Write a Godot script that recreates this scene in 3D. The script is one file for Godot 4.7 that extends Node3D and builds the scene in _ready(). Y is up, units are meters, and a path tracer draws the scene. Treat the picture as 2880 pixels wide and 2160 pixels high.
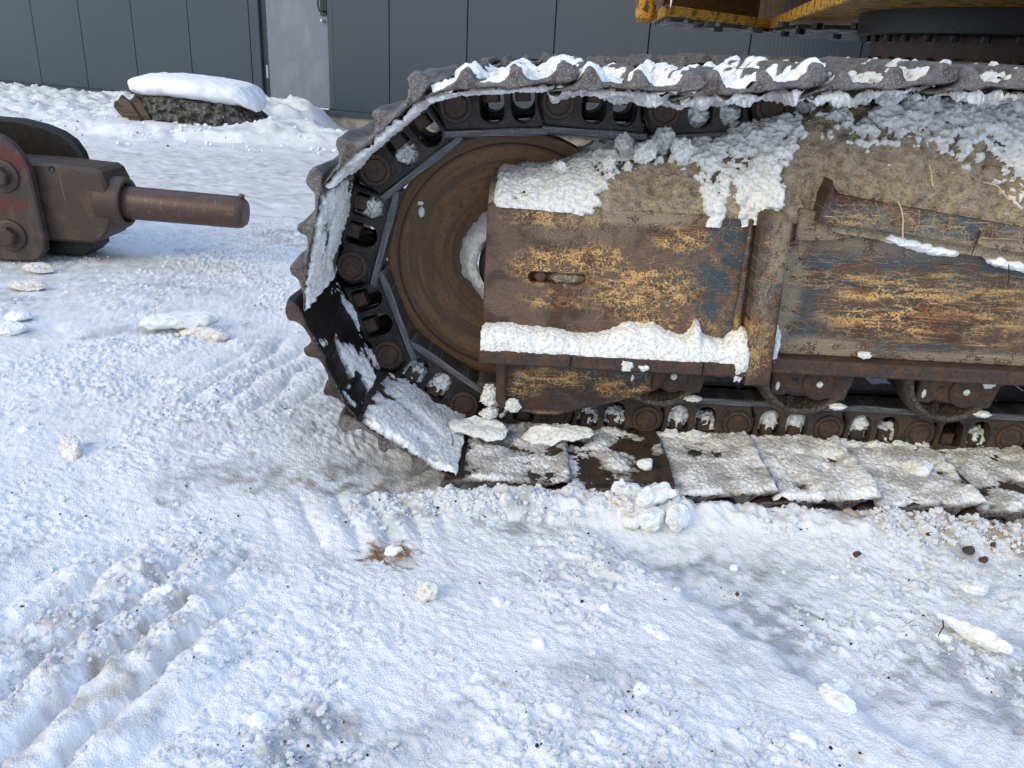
extends Node3D

var M := {}
var taken := {}
var ico := {}

func _ready():
	# ---------------------------------------------------------------- camera, sky, sun, exposure
	var cam := Camera3D.new()
	cam.name = "camera"
	cam.position = Vector3(0, 0.765, 1.596)
	cam.rotation_degrees = Vector3(-22.0, 0.26, 3.0)
	cam.fov = 49.48
	cam.near = 0.05
	cam.far = 300.0
	var att := CameraAttributesPhysical.new()
	att.frustum_focus_distance = 1.75
	att.frustum_focal_length = 26.0
	att.exposure_aperture = 6.0
	cam.current = true
	add_child(cam)
	var env := Environment.new()
	var sky := Sky.new()
	var pm := ProceduralSkyMaterial.new()
	pm.sky_top_color = Color(0.625, 0.725, 0.89)
	pm.sky_horizon_color = Color(0.87, 0.915, 0.955)
	pm.sky_curve = 0.35
	pm.ground_horizon_color = Color(0.72, 0.76, 0.82)
	pm.ground_bottom_color = Color(0.55, 0.58, 0.62)
	pm.sun_angle_max = 25.0
	sky.sky_material = pm
	env.background_mode = Environment.BG_SKY
	env.sky = sky
	env.background_energy_multiplier = 1.0
	env.tonemap_mode = Environment.TONE_MAPPER_LINEAR
	env.tonemap_exposure = 1.92
	env.sdfgi_enabled = true
	env.ssao_enabled = true
	env.ssil_enabled = true
	var we := WorldEnvironment.new()
	we.name = "world_environment"
	we.environment = env
	add_child(we)
	var sun := DirectionalLight3D.new()
	sun.name = "sun"
	sun.light_energy = 0.34
	sun.light_color = Color(1.0, 0.955, 0.86)
	sun.light_angular_distance = 34.0
	sun.shadow_enabled = true
	sun.look_at_from_position(Vector3(-0.75, 0.62, 0.72), Vector3.ZERO, Vector3.UP)
	add_child(sun)

	make_materials()
	build_ground()
	build_building()
	build_stump()
	build_excavator()
	build_deposits()
	build_hitch()
	build_chunks()
	build_scatter()

# ==================================================================== naming
func numbered(parent: Node, called: String) -> String:
	var key := str(parent.get_instance_id()) + called
	var n: int = taken.get(key, -1) + 1
	taken[key] = n
	return called if n == 0 else "%s_%03d" % [called, n]

func thing(called: String, label: String, category: String, at := Vector3.ZERO, group := "") -> Node3D:
	var o := Node3D.new()
	o.name = numbered(self, called)
	add_child(o)
	o.position = at
	tag(o, label, category, group)
	return o

func tag(o: Node, label: String, category: String, group := ""):
	o.set_meta("label", label)
	o.set_meta("category", category)
	if group != "":
		o.set_meta("group", group)

func part(called: String, mesh: Mesh, mat: Material, parent: Node) -> MeshInstance3D:
	var o := MeshInstance3D.new()
	o.name = numbered(parent, called)
	o.mesh = mesh
	o.material_override = mat
	parent.add_child(o)
	return o

# ==================================================================== noise
func nz(sd: int, freq: float, oct := 4, type := FastNoiseLite.TYPE_SIMPLEX_SMOOTH, frac := FastNoiseLite.FRACTAL_FBM) -> FastNoiseLite:
	var n := FastNoiseLite.new()
	n.seed = sd
	n.frequency = freq
	n.noise_type = type
	n.fractal_type = frac if oct > 1 else FastNoiseLite.FRACTAL_NONE
	n.fractal_octaves = oct
	return n

func cell(sd: int, freq: float) -> FastNoiseLite:
	var n := FastNoiseLite.new()
	n.seed = sd
	n.frequency = freq
	n.noise_type = FastNoiseLite.TYPE_CELLULAR
	n.cellular_return_type = FastNoiseLite.RETURN_DISTANCE
	n.cellular_jitter = 1.0
	n.fractal_type = FastNoiseLite.FRACTAL_NONE
	return n

func lut(t: Array, x: float) -> float:
	if x <= t[0][0]: return t[0][1]
	for i in range(1, t.size()):
		if x <= t[i][0]:
			return lerpf(t[i - 1][1], t[i][1], (x - t[i - 1][0]) / (t[i][0] - t[i - 1][0]))
	return t[t.size() - 1][1]

# ==================================================================== triangle soup
class Soup:
	var p := PackedVector3Array()
	var uv := PackedVector2Array()
	func tri(a: Vector3, b: Vector3, c: Vector3, ua := Vector2.ZERO, ub := Vector2.ZERO, uc := Vector2.ZERO):   # counter-clockwise seen from outside
		p.append(a); p.append(b); p.append(c)
		uv.append(ua); uv.append(ub); uv.append(uc)
	func quad(a: Vector3, b: Vector3, c: Vector3, d: Vector3, ua := Vector2.ZERO, ub := Vector2.ZERO, uc := Vector2.ZERO, ud := Vector2.ZERO):
		tri(a, b, c, ua, ub, uc)
		tri(a, c, d, ua, uc, ud)
	func move(x: Transform3D, from := 0):
		var flip := x.basis.determinant() < 0.0
		for i in range(from, p.size()):
			p[i] = x * p[i]
		if flip:
			for i in range(from, p.size(), 3):
				var t := p[i + 1]; p[i + 1] = p[i + 2]; p[i + 2] = t
				var w := uv[i + 1]; uv[i + 1] = uv[i + 2]; uv[i + 2] = w

func commit(s: Soup, crease := 40.0) -> ArrayMesh:
	var n := s.p.size()
	var fn := PackedVector3Array()
	fn.resize(n / 3)
	var at := {}
	for f in n / 3:
		var a := s.p[3 * f]
		fn[f] = (s.p[3 * f + 1] - a).cross(s.p[3 * f + 2] - a)
		for k in 3:
			var key := Vector3i((s.p[3 * f + k] * 20000.0).round())
			if at.has(key):
				at[key].append(f)
			else:
				at[key] = [f]
	var nn := PackedVector3Array()
	nn.resize(n)
	var lim := cos(deg_to_rad(crease))
	var unit := PackedVector3Array()
	unit.resize(fn.size())
	for f in fn.size():
		unit[f] = fn[f].normalized()
	for f in n / 3:
		for k in 3:
			var acc := Vector3.ZERO
			for g in at[Vector3i((s.p[3 * f + k] * 20000.0).round())]:
				if unit[f].dot(unit[g]) >= lim:
					acc += fn[g]
			nn[3 * f + k] = acc.normalized() if acc.length_squared() > 0.0 else Vector3.UP
	var idx := PackedInt32Array()
	idx.resize(n)
	for f in n / 3:
		idx[3 * f] = 3 * f
		idx[3 * f + 1] = 3 * f + 2
		idx[3 * f + 2] = 3 * f + 1
	return arrays(s.p, nn, s.uv, PackedColorArray(), idx)

func arrays(p: PackedVector3Array, n: PackedVector3Array, uv: PackedVector2Array, c: PackedColorArray, idx: PackedInt32Array) -> ArrayMesh:
	var a := []
	a.resize(Mesh.ARRAY_MAX)
	a[Mesh.ARRAY_VERTEX] = p
	a[Mesh.ARRAY_NORMAL] = n
	if uv.size(): a[Mesh.ARRAY_TEX_UV] = uv
	if c.size(): a[Mesh.ARRAY_COLOR] = c
	a[Mesh.ARRAY_INDEX] = idx
	var m := ArrayMesh.new()
	m.add_surface_from_arrays(Mesh.PRIMITIVE_TRIANGLES, a)
	return m

func rough(s: Soup, sd: int, freq: float, amp: float):
	var n := nz(sd, freq, 3)
	for i in s.p.size():
		var q := s.p[i]
		s.p[i] = q + Vector3(n.get_noise_3dv(q), n.get_noise_3dv(q + Vector3(7.3, 1.1, 4.2)), n.get_noise_3dv(q + Vector3(-3.1, 9.7, 2.2))) * amp

# a sheet: base position from (u, v), pushed along its normal by h; cells that lie under the base everywhere are dropped
func sheet(nu: int, nv: int, pos: Callable, hf: Callable, cf: Variant = null, cut := true, flip := false) -> ArrayMesh:
	var b := PackedVector3Array()
	b.resize(nu * nv)
	for j in nv:
		for i in nu:
			b[j * nu + i] = pos.call(i / float(nu - 1), j / float(nv - 1))
	var p := PackedVector3Array()
	p.resize(nu * nv)
	var h := PackedFloat32Array()
	h.resize(nu * nv)
	var c := PackedColorArray()
	var uv := PackedVector2Array()
	uv.resize(nu * nv)
	if cf != null: c.resize(nu * nv)
	var sg := -1.0 if flip else 1.0
	for j in nv:
		for i in nu:
			var k := j * nu + i
			var du := b[j * nu + mini(i + 1, nu - 1)] - b[j * nu + maxi(i - 1, 0)]
			var dv := b[mini(j + 1, nv - 1) * nu + i] - b[maxi(j - 1, 0) * nu + i]
			var n := du.cross(dv).normalized() * sg
			h[k] = hf.call(i / float(nu - 1), j / float(nv - 1), b[k])
			p[k] = b[k] + n * h[k]
			uv[k] = Vector2(i / float(nu - 1), j / float(nv - 1))
			if cf != null: c[k] = cf.call(uv[k].x, uv[k].y, p[k], h[k])
	var idx := PackedInt32Array()
	for j in nv - 1:
		for i in nu - 1:
			var k := j * nu + i
			if cut and h[k] < 0.0 and h[k + 1] < 0.0 and h[k + nu] < 0.0 and h[k + nu + 1] < 0.0:
				continue
			for t in ([k, k + nu, k + 1, k + 1, k + nu, k + nu + 1] if not flip else [k, k + 1, k + nu, k + 1, k + nu + 1, k + nu]):
				idx.append(t)
	return arrays(p, smooth_normals(p, idx), uv, c, idx)

func smooth_normals(p: PackedVector3Array, idx: PackedInt32Array) -> PackedVector3Array:
	var nn := PackedVector3Array()
	nn.resize(p.size())
	for t in range(0, idx.size(), 3):
		var a := p[idx[t]]
		var f := (p[idx[t + 2]] - a).cross(p[idx[t + 1]] - a)
		for k in 3:
			nn[idx[t + k]] += f
	for i in nn.size():
		nn[i] = nn[i].normalized()
	return nn

func ccw(o: PackedVector2Array) -> PackedVector2Array:
	if Geometry2D.is_polygon_clockwise(o) != Geometry2D.is_polygon_clockwise(PackedVector2Array([Vector2(0, 0), Vector2(1, 0), Vector2(1, 1), Vector2(0, 1)])):
		var r := o.duplicate()
		r.reverse()
		return r
	return o

func inset(o: PackedVector2Array, d: float) -> PackedVector2Array:
	var r := PackedVector2Array()
	for i in o.size():
		var a := (o[i] - o[(i - 1 + o.size()) % o.size()]).normalized()
		var b := (o[(i + 1) % o.size()] - o[i]).normalized()
		var na := Vector2(-a.y, a.x)
		var nb := Vector2(-b.y, b.x)
		var m := (na + nb).normalized()
		r.append(o[i] + m * d / maxf(0.45, m.dot(na)))
	return r

# extrude an outline (x right, y up) from z0 to z1, front face at z1 bevelled; holes go right through
func extrude(s: Soup, outline: PackedVector2Array, holes: Array, z0: float, z1: float, bev := 0.0, uvr := Rect2(0, 0, 1, 1), back_bev := 0.0):
	var o := ccw(outline)
	var f := inset(o, bev) if bev > 0.0 else o
	var g := inset(o, back_bev) if back_bev > 0.0 else o
	var key := func(v: Vector2) -> Vector2: return Vector2((v.x - uvr.position.x) / uvr.size.x, 1.0 - (v.y - uvr.position.y) / uvr.size.y)
	for i in o.size():
		var j := (i + 1) % o.size()
		s.quad(Vector3(o[i].x, o[i].y, z0 + back_bev), Vector3(o[j].x, o[j].y, z0 + back_bev), Vector3(o[j].x, o[j].y, z1 - bev), Vector3(o[i].x, o[i].y, z1 - bev), key.call(o[i]), key.call(o[j]), key.call(o[j]), key.call(o[i]))
		if bev > 0.0:
			s.quad(Vector3(o[i].x, o[i].y, z1 - bev), Vector3(o[j].x, o[j].y, z1 - bev), Vector3(f[j].x, f[j].y, z1), Vector3(f[i].x, f[i].y, z1), key.call(o[i]), key.call(o[j]), key.call(f[j]), key.call(f[i]))
		if back_bev > 0.0:
			s.quad(Vector3(g[i].x, g[i].y, z0), Vector3(g[j].x, g[j].y, z0), Vector3(o[j].x, o[j].y, z0 + back_bev), Vector3(o[i].x, o[i].y, z0 + back_bev), key.call(g[i]), key.call(g[j]), key.call(o[j]), key.call(o[i]))
	var front := keyhole(f, holes)
	var back := keyhole(g, holes)
	for side in 2:
		var poly: PackedVector2Array = front if side == 0 else back
		var z := z1 if side == 0 else z0
		var t := Geometry2D.triangulate_polygon(poly)
		for k in range(0, t.size(), 3):
			var a := poly[t[k]]
			var b := poly[t[k + 1]]
			var c := poly[t[k + 2]]
			var turn := (b - a).cross(c - a)
			if (turn < 0.0) != (side == 1):
				var w := b; b = c; c = w
			s.tri(Vector3(a.x, a.y, z), Vector3(b.x, b.y, z), Vector3(c.x, c.y, z), key.call(a), key.call(b), key.call(c))
	for h in holes:
		var q := ccw(h)
		for i in q.size():
			var j := (i + 1) % q.size()
			s.quad(Vector3(q[j].x, q[j].y, z0), Vector3(q[i].x, q[i].y, z0), Vector3(q[i].x, q[i].y, z1), Vector3(q[j].x, q[j].y, z1), key.call(q[j]), key.call(q[i]), key.call(q[i]), key.call(q[j]))

func keyhole(o: PackedVector2Array, holes: Array) -> PackedVector2Array:
	var r := o.duplicate()
	for h in holes:
		var q: PackedVector2Array = ccw(h).duplicate()
		q.reverse()
		var best := INF
		var bi := 0
		var bj := 0
		for i in r.size():
			for j in q.size():
				var d := r[i].distance_squared_to(q[j])
				if d < best:
					best = d; bi = i; bj = j
		var nr := PackedVector2Array()
		for i in bi + 1: nr.append(r[i])
		for j in q.size() + 1: nr.append(q[(bj + j) % q.size()])
		for i in range(bi, r.size()): nr.append(r[i])
		r = nr
	return r

func rect(x0: float, y0: float, x1: float, y1: float) -> PackedVector2Array:
	return PackedVector2Array([Vector2(x0, y0), Vector2(x1, y0), Vector2(x1, y1), Vector2(x0, y1)])

func pts(a: Array) -> PackedVector2Array:
	var r := PackedVector2Array()
	for i in range(0, a.size(), 2): r.append(Vector2(a[i], a[i + 1]))
	return r

func circle(c: Vector2, r: float, n := 20) -> PackedVector2Array:
	var o := PackedVector2Array()
	for i in n: o.append(c + Vector2(cos(TAU * i / n), sin(TAU * i / n)) * r)
	return o

func round_rect(x0: float, y0: float, x1: float, y1: float, r: float, n := 4) -> PackedVector2Array:
	var o := PackedVector2Array()
	for k in 4:
		var c: Vector2 = [Vector2(x1 - r, y0 + r), Vector2(x1 - r, y1 - r), Vector2(x0 + r, y1 - r), Vector2(x0 + r, y0 + r)][k]
		for i in n + 1:
			var a := -PI / 2 + k * PI / 2 + PI / 2 * i / n
			o.append(c + Vector2(cos(a), sin(a)) * r)
	return o

func box(s: Soup, a: Vector3, b: Vector3, bev := 0.003):
	extrude(s, rect(a.x, a.y, b.x, b.y), [], a.z, b.z, bev, Rect2(a.x, a.y, b.x - a.x, b.y - a.y), bev)

# lathe round the z axis: profile of (radius, z), outside on the left hand going along it
func lathe(s: Soup, prof: Array, seg: int, c := Vector3.ZERO, a0 := 0.0, a1 := TAU, flip := false):
	for i in seg:
		var p := a0 + (a1 - a0) * i / seg
		var q := a0 + (a1 - a0) * (i + 1) / seg
		for k in prof.size() - 1:
			var m: Vector2 = prof[k]
			var n: Vector2 = prof[k + 1]
			var A := c + Vector3(cos(p) * m.x, sin(p) * m.x, m.y)
			var B := c + Vector3(cos(q) * m.x, sin(q) * m.x, m.y)
			var C := c + Vector3(cos(q) * n.x, sin(q) * n.x, n.y)
			var D := c + Vector3(cos(p) * n.x, sin(p) * n.x, n.y)
			var u0 := float(i) / seg
			var u1 := float(i + 1) / seg
			var v0 := m.x / 0.25
			var v1 := n.x / 0.25
			if flip:
				s.quad(A, D, C, B, Vector2(u0, v0), Vector2(u0, v1), Vector2(u1, v1), Vector2(u1, v0))
			else:
				s.quad(A, B, C, D, Vector2(u0, v0), Vector2(u1, v0), Vector2(u1, v1), Vector2(u0, v1))

func tube(s: Soup, path: Array, r0: float, r1: float, seg := 6):
	var up := Vector3(0.13, 0.97, 0.2).normalized()
	for i in path.size() - 1:
		var a: Vector3 = path[i]
		var b: Vector3 = path[i + 1]
		var d := (b - a).normalized()
		var x := d.cross(up).normalized()
		var y := x.cross(d)
		var ra := lerpf(r0, r1, i / float(path.size() - 1))
		var rb := lerpf(r0, r1, (i + 1) / float(path.size() - 1))
		for k in seg:
			var p := TAU * k / seg
			var q := TAU * (k + 1) / seg
			var e0 := x * cos(p) + y * sin(p)
			var e1 := x * cos(q) + y * sin(q)
			s.quad(a + e1 * ra, a + e0 * ra, b + e0 * rb, b + e1 * rb)
			if i == 0: s.tri(a, a + e0 * ra, a + e1 * ra)
			if i == path.size() - 2: s.tri(b, b + e1 * rb, b + e0 * rb)

func icosphere(sub: int) -> PackedVector3Array:
	if ico.has(sub): return ico[sub]
	var g := (1.0 + sqrt(5.0)) / 2.0
	var v := []
	for q in [[-1, g, 0], [1, g, 0], [-1, -g, 0], [1, -g, 0], [0, -1, g], [0, 1, g], [0, -1, -g], [0, 1, -g], [g, 0, -1], [g, 0, 1], [-g, 0, -1], [-g, 0, 1]]:
		v.append(Vector3(q[0], q[1], q[2]).normalized())
	var t := PackedVector3Array()
	for f in [[0, 11, 5], [0, 5, 1], [0, 1, 7], [0, 7, 10], [0, 10, 11], [1, 5, 9], [5, 11, 4], [11, 10, 2], [10, 7, 6], [7, 1, 8], [3, 9, 4], [3, 4, 2], [3, 2, 6], [3, 6, 8], [3, 8, 9], [4, 9, 5], [2, 4, 11], [6, 2, 10], [8, 6, 7], [9, 8, 1]]:
		for k in 3: t.append(v[f[k]])
	for i in sub:
		var n := PackedVector3Array()
		for k in range(0, t.size(), 3):
			var a := t[k]
			var b := t[k + 1]
			var c := t[k + 2]
			var ab := ((a + b) / 2).normalized()
			var bc := ((b + c) / 2).normalized()
			var ca := ((c + a) / 2).normalized()
			for q in [a, ab, ca, b, bc, ab, c, ca, bc, ab, bc, ca]: n.append(q)
		t = n
	ico[sub] = t
	return t

# a lump: facets > 0 gives broken faces, knobs rough it up
func lump(s: Soup, c: Vector3, r: Vector3, sd: int, facets := 0, knob := 0.15, freq := 2.0, sub := 3, turn := Basis.IDENTITY):
	var g := RandomNumberGenerator.new()
	g.seed = sd
	var pl := []
	for i in facets:
		pl.append([Vector3(g.randfn(), g.randfn(), g.randfn()).normalized(), g.randf_range(0.62, 0.95)])
	var n := nz(sd, freq, 4)
	for d in icosphere(sub):
		var k := 1.0
		for f in pl:
			var x: float = d.dot(f[0])
			if x > 0.05: k = minf(k, f[1] / x)
		k *= 1.0 + knob * n.get_noise_3dv(d + Vector3(sd % 17, 0, 0))
		s.p.append(c + turn * (d * k * r))
		s.uv.append(Vector2(d.x, d.y))

# ==================================================================== pictures of surfaces
class Hide:
	var w: int
	var h: int
	var d := PackedByteArray()
	func _init(ww: int, hh: int, c: Color):
		w = ww; h = hh
		d.resize(w * h * 3)
		for i in w * h:
			d[3 * i] = int(c.r * 255); d[3 * i + 1] = int(c.g * 255); d[3 * i + 2] = int(c.b * 255)
	func layer(mask: PackedByteArray, lo: float, hi: float, c: Color, alpha := 1.0, region := PackedByteArray()):
		var l := PackedFloat32Array()
		l.resize(256)
		for i in 256: l[i] = smoothstep(lo, hi, i / 255.0) * alpha if hi > lo else (1.0 - smoothstep(hi, lo, i / 255.0)) * alpha
		var r := c.r * 255.0
		var g := c.g * 255.0
		var b := c.b * 255.0
		var has := region.size() > 0
		for i in w * h:
			var m := l[mask[i]]
			if m <= 0.004: continue
			if has:
				m *= region[i] / 255.0
			var k := 3 * i
			d[k] = int(d[k] + (r - d[k]) * m)
			d[k + 1] = int(d[k + 1] + (g - d[k + 1]) * m)
			d[k + 2] = int(d[k + 2] + (b - d[k + 2]) * m)
	func line(x0: float, y0: float, x1: float, y1: float, c: Color, alpha: float, wide := 1):
		var n := int(maxf(absf(x1 - x0), absf(y1 - y0))) + 1
		for i in n:
			var t := i / float(n)
			for k in wide:
				var x := int(lerpf(x0, x1, t))
				var y := int(lerpf(y0, y1, t)) + k
				if x < 0 or y < 0 or x >= w or y >= h: continue
				var a := alpha * sin(PI * (t * 0.9 + 0.05))
				var j := 3 * (y * w + x)
				d[j] = int(lerpf(d[j], c.r * 255, a)); d[j + 1] = int(lerpf(d[j + 1], c.g * 255, a)); d[j + 2] = int(lerpf(d[j + 2], c.b * 255, a))
	func tex() -> ImageTexture:
		return ImageTexture.create_from_image(Image.create_from_data(w, h, false, Image.FORMAT_RGB8, d))

func grain(w: int, h: int, n: FastNoiseLite, sx := 1, sy := 1) -> PackedByteArray:
	var im := n.get_seamless_image(w / sx, h / sy, false, false, 0.12)
	im.convert(Image.FORMAT_L8)
	if sx > 1 or sy > 1: im.resize(w, h, Image.INTERPOLATE_CUBIC)
	return im.get_data()

# soft ellipses [cx, cy, rx, ry, strength] in 0..1
func region(w: int, h: int, e: Array) -> PackedByteArray:
	var im := Image.create(96, 96, false, Image.FORMAT_L8)
	for y in 96:
		for x in 96:
			var k := 0.0
			for q in e:
				var a: float = (x / 95.0 - q[0]) / q[2]
				var b: float = (y / 95.0 - q[1]) / q[3]
				k = maxf(k, q[4] * (1.0 - smoothstep(0.45, 1.25, sqrt(a * a + b * b))))
			im.set_pixel(x, y, Color(k, k, k))
	im.resize(w, h, Image.INTERPOLATE_CUBIC)
	return im.get_data()

func g5(n: FastNoiseLite) -> PackedByteArray:
	n.frequency *= 1.6
	return grain(320, 320, n)

func gray_tex(w: int, h: int, d: PackedByteArray) -> ImageTexture:
	return ImageTexture.create_from_image(Image.create_from_data(w, h, false, Image.FORMAT_L8, d))

func blend2(a: PackedByteArray, b: PackedByteArray, t: float) -> PackedByteArray:
	var r := PackedByteArray()
	r.resize(a.size())
	for i in a.size(): r[i] = int(a[i] * (1.0 - t) + b[i] * t)
	return r

func mat(tex: Texture2D, rgh: float, metal := 0.0, tri_scale := 0.0, bump: Texture2D = null, bump_cm := 0.0, col := Color.WHITE) -> StandardMaterial3D:
	var m := StandardMaterial3D.new()
	m.albedo_color = col
	m.albedo_texture = tex
	m.roughness = rgh
	m.metallic = metal
	if tri_scale > 0.0:
		m.uv1_triplanar = true
		m.uv1_scale = Vector3.ONE * tri_scale
		m.uv1_triplanar_sharpness = 4.0
	if bump:
		m.heightmap_enabled = true
		m.heightmap_texture = bump
		m.heightmap_scale = bump_cm
	return m

# worn yellow paint over primer over brown steel
func worn(w: int, h: int, sd: int, gold: Array, blue: Array, mud: Array, streaky: int, base := Color(0.40, 0.32, 0.26)) -> Texture2D:
	var s := Hide.new(w, h, base)
	var big := grain(w, h, nz(sd, 0.006, 5))
	var mid := grain(w, h, nz(sd + 1, 0.02, 4))
	var fine := grain(w, h, nz(sd + 2, 0.12, 3))
	var rid := grain(w, h, nz(sd + 3, 0.024, 5, FastNoiseLite.TYPE_SIMPLEX_SMOOTH, FastNoiseLite.FRACTAL_RIDGED))
	var rid2 := grain(w, h, nz(sd + 4, 0.03, 4, FastNoiseLite.TYPE_SIMPLEX_SMOOTH, FastNoiseLite.FRACTAL_RIDGED), streaky, 1)
	var flake := grain(w, h, nz(sd + 5, 0.028, 6), maxi(1, streaky * 2), 1)
	s.layer(big, 0.45, 0.75, Color(0.21, 0.165, 0.15), 0.8)
	s.layer(mid, 0.55, 0.8, Color(0.36, 0.28, 0.22), 0.6)
	s.layer(fine, 0.55, 0.9, Color(0.40, 0.33, 0.27), 0.35)
	s.layer(fine, 0.42, 0.1, Color(0.14, 0.11, 0.10), 0.6)
	var rb := region(w, h, blue)
	s.layer(blend2(mid, big, 0.5), 0.34, 0.48, Color(0.215, 0.265, 0.305), 0.92, rb)
	var rg := region(w, h, gold)
	var brk := blend2(mid, big, 0.45)
	for i in rg.size():
		rg[i] = int(rg[i] * smoothstep(0.26, 0.46, brk[i] / 255.0))
	s.layer(blend2(flake, fine, 0.35), 0.38, 0.56, Color(0.58, 0.45, 0.28), 0.75, rg)
	s.layer(flake, 0.56, 0.66, Color(0.83, 0.65, 0.39), 0.9, rg)
	s.layer(rid, 0.70, 0.84, Color(0.86, 0.70, 0.46), 0.8, rg)
	s.layer(rid2, 0.66, 0.80, Color(0.86, 0.69, 0.43), 0.85, rg)
	s.layer(fine, 0.46, 0.34, Color(0.20, 0.15, 0.12), 0.85, rg)
	s.layer(blend2(rid, fine, 0.3), 0.70, 0.82, Color(0.62, 0.50, 0.36), 0.6, rb)
	s.layer(big, 0.62, 0.82, Color(0.33, 0.17, 0.09), 0.55)
	var rm := region(w, h, mud)
	s.layer(blend2(mid, fine, 0.4), 0.26, 0.50, Color(0.56, 0.50, 0.41), 0.92, rm)
	s.layer(fine, 0.60, 0.85, Color(0.66, 0.60, 0.50), 0.6, rm)
	var g := RandomNumberGenerator.new()
	g.seed = sd
	for i in 260:    # long level scrapes through what paint is left
		var x := g.randf() * w
		var y := g.randf() * h
		var k: int = maxi(rg[int(y) * w + int(x)], rb[int(y) * w + int(x)] / 3)
		if g.randf() * 255.0 > k: continue
		var l := g.randf_range(0.03, 0.16) * w
		s.line(x - l / 2, y, x + l / 2, y + g.randfn(0.0, 0.03) * l, [Color(0.86, 0.70, 0.46), Color(0.16, 0.13, 0.12), Color(0.70, 0.54, 0.33)][i % 3], g.randf_range(0.5, 0.95), 1 + i % 2)
	for i in 1500:
		var x := g.randf() * w
		var y := g.randf() * h
		if i > 420:    # crazed, curling hairlines where paint is left
			var at := int(y) * w + int(x)
			var k: int = maxi(rg[at], rb[at] / 2)
			if g.randf() * 255.0 > k: continue
			var dir := g.randf() * TAU if streaky < 3 else g.randfn(0.0, 0.2)
			for q in g.randi_range(3, 9):
				var x2 := x + cos(dir) * g.randf_range(3, 8)
				var y2 := y + sin(dir) * g.randf_range(3, 8)
				s.line(x, y, x2, y2, Color(0.86, 0.70, 0.46), g.randf_range(0.5, 0.95))
				x = x2; y = y2; dir += g.randfn(0.0, 0.5 if streaky < 3 else 0.15)
			continue
		var l := g.randf_range(0.01, 0.09) * w
		var a := g.randfn(0.0, 0.10 if streaky > 2 else 0.7)
		var c: Color = [Color(0.66, 0.54, 0.38), Color(0.12, 0.10, 0.09), Color(0.55, 0.48, 0.42)][i % 3]
		s.line(x, y, x + cos(a) * l, y + sin(a) * l, c, g.randf_range(0.2, 0.6))
	return s.tex()

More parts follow.
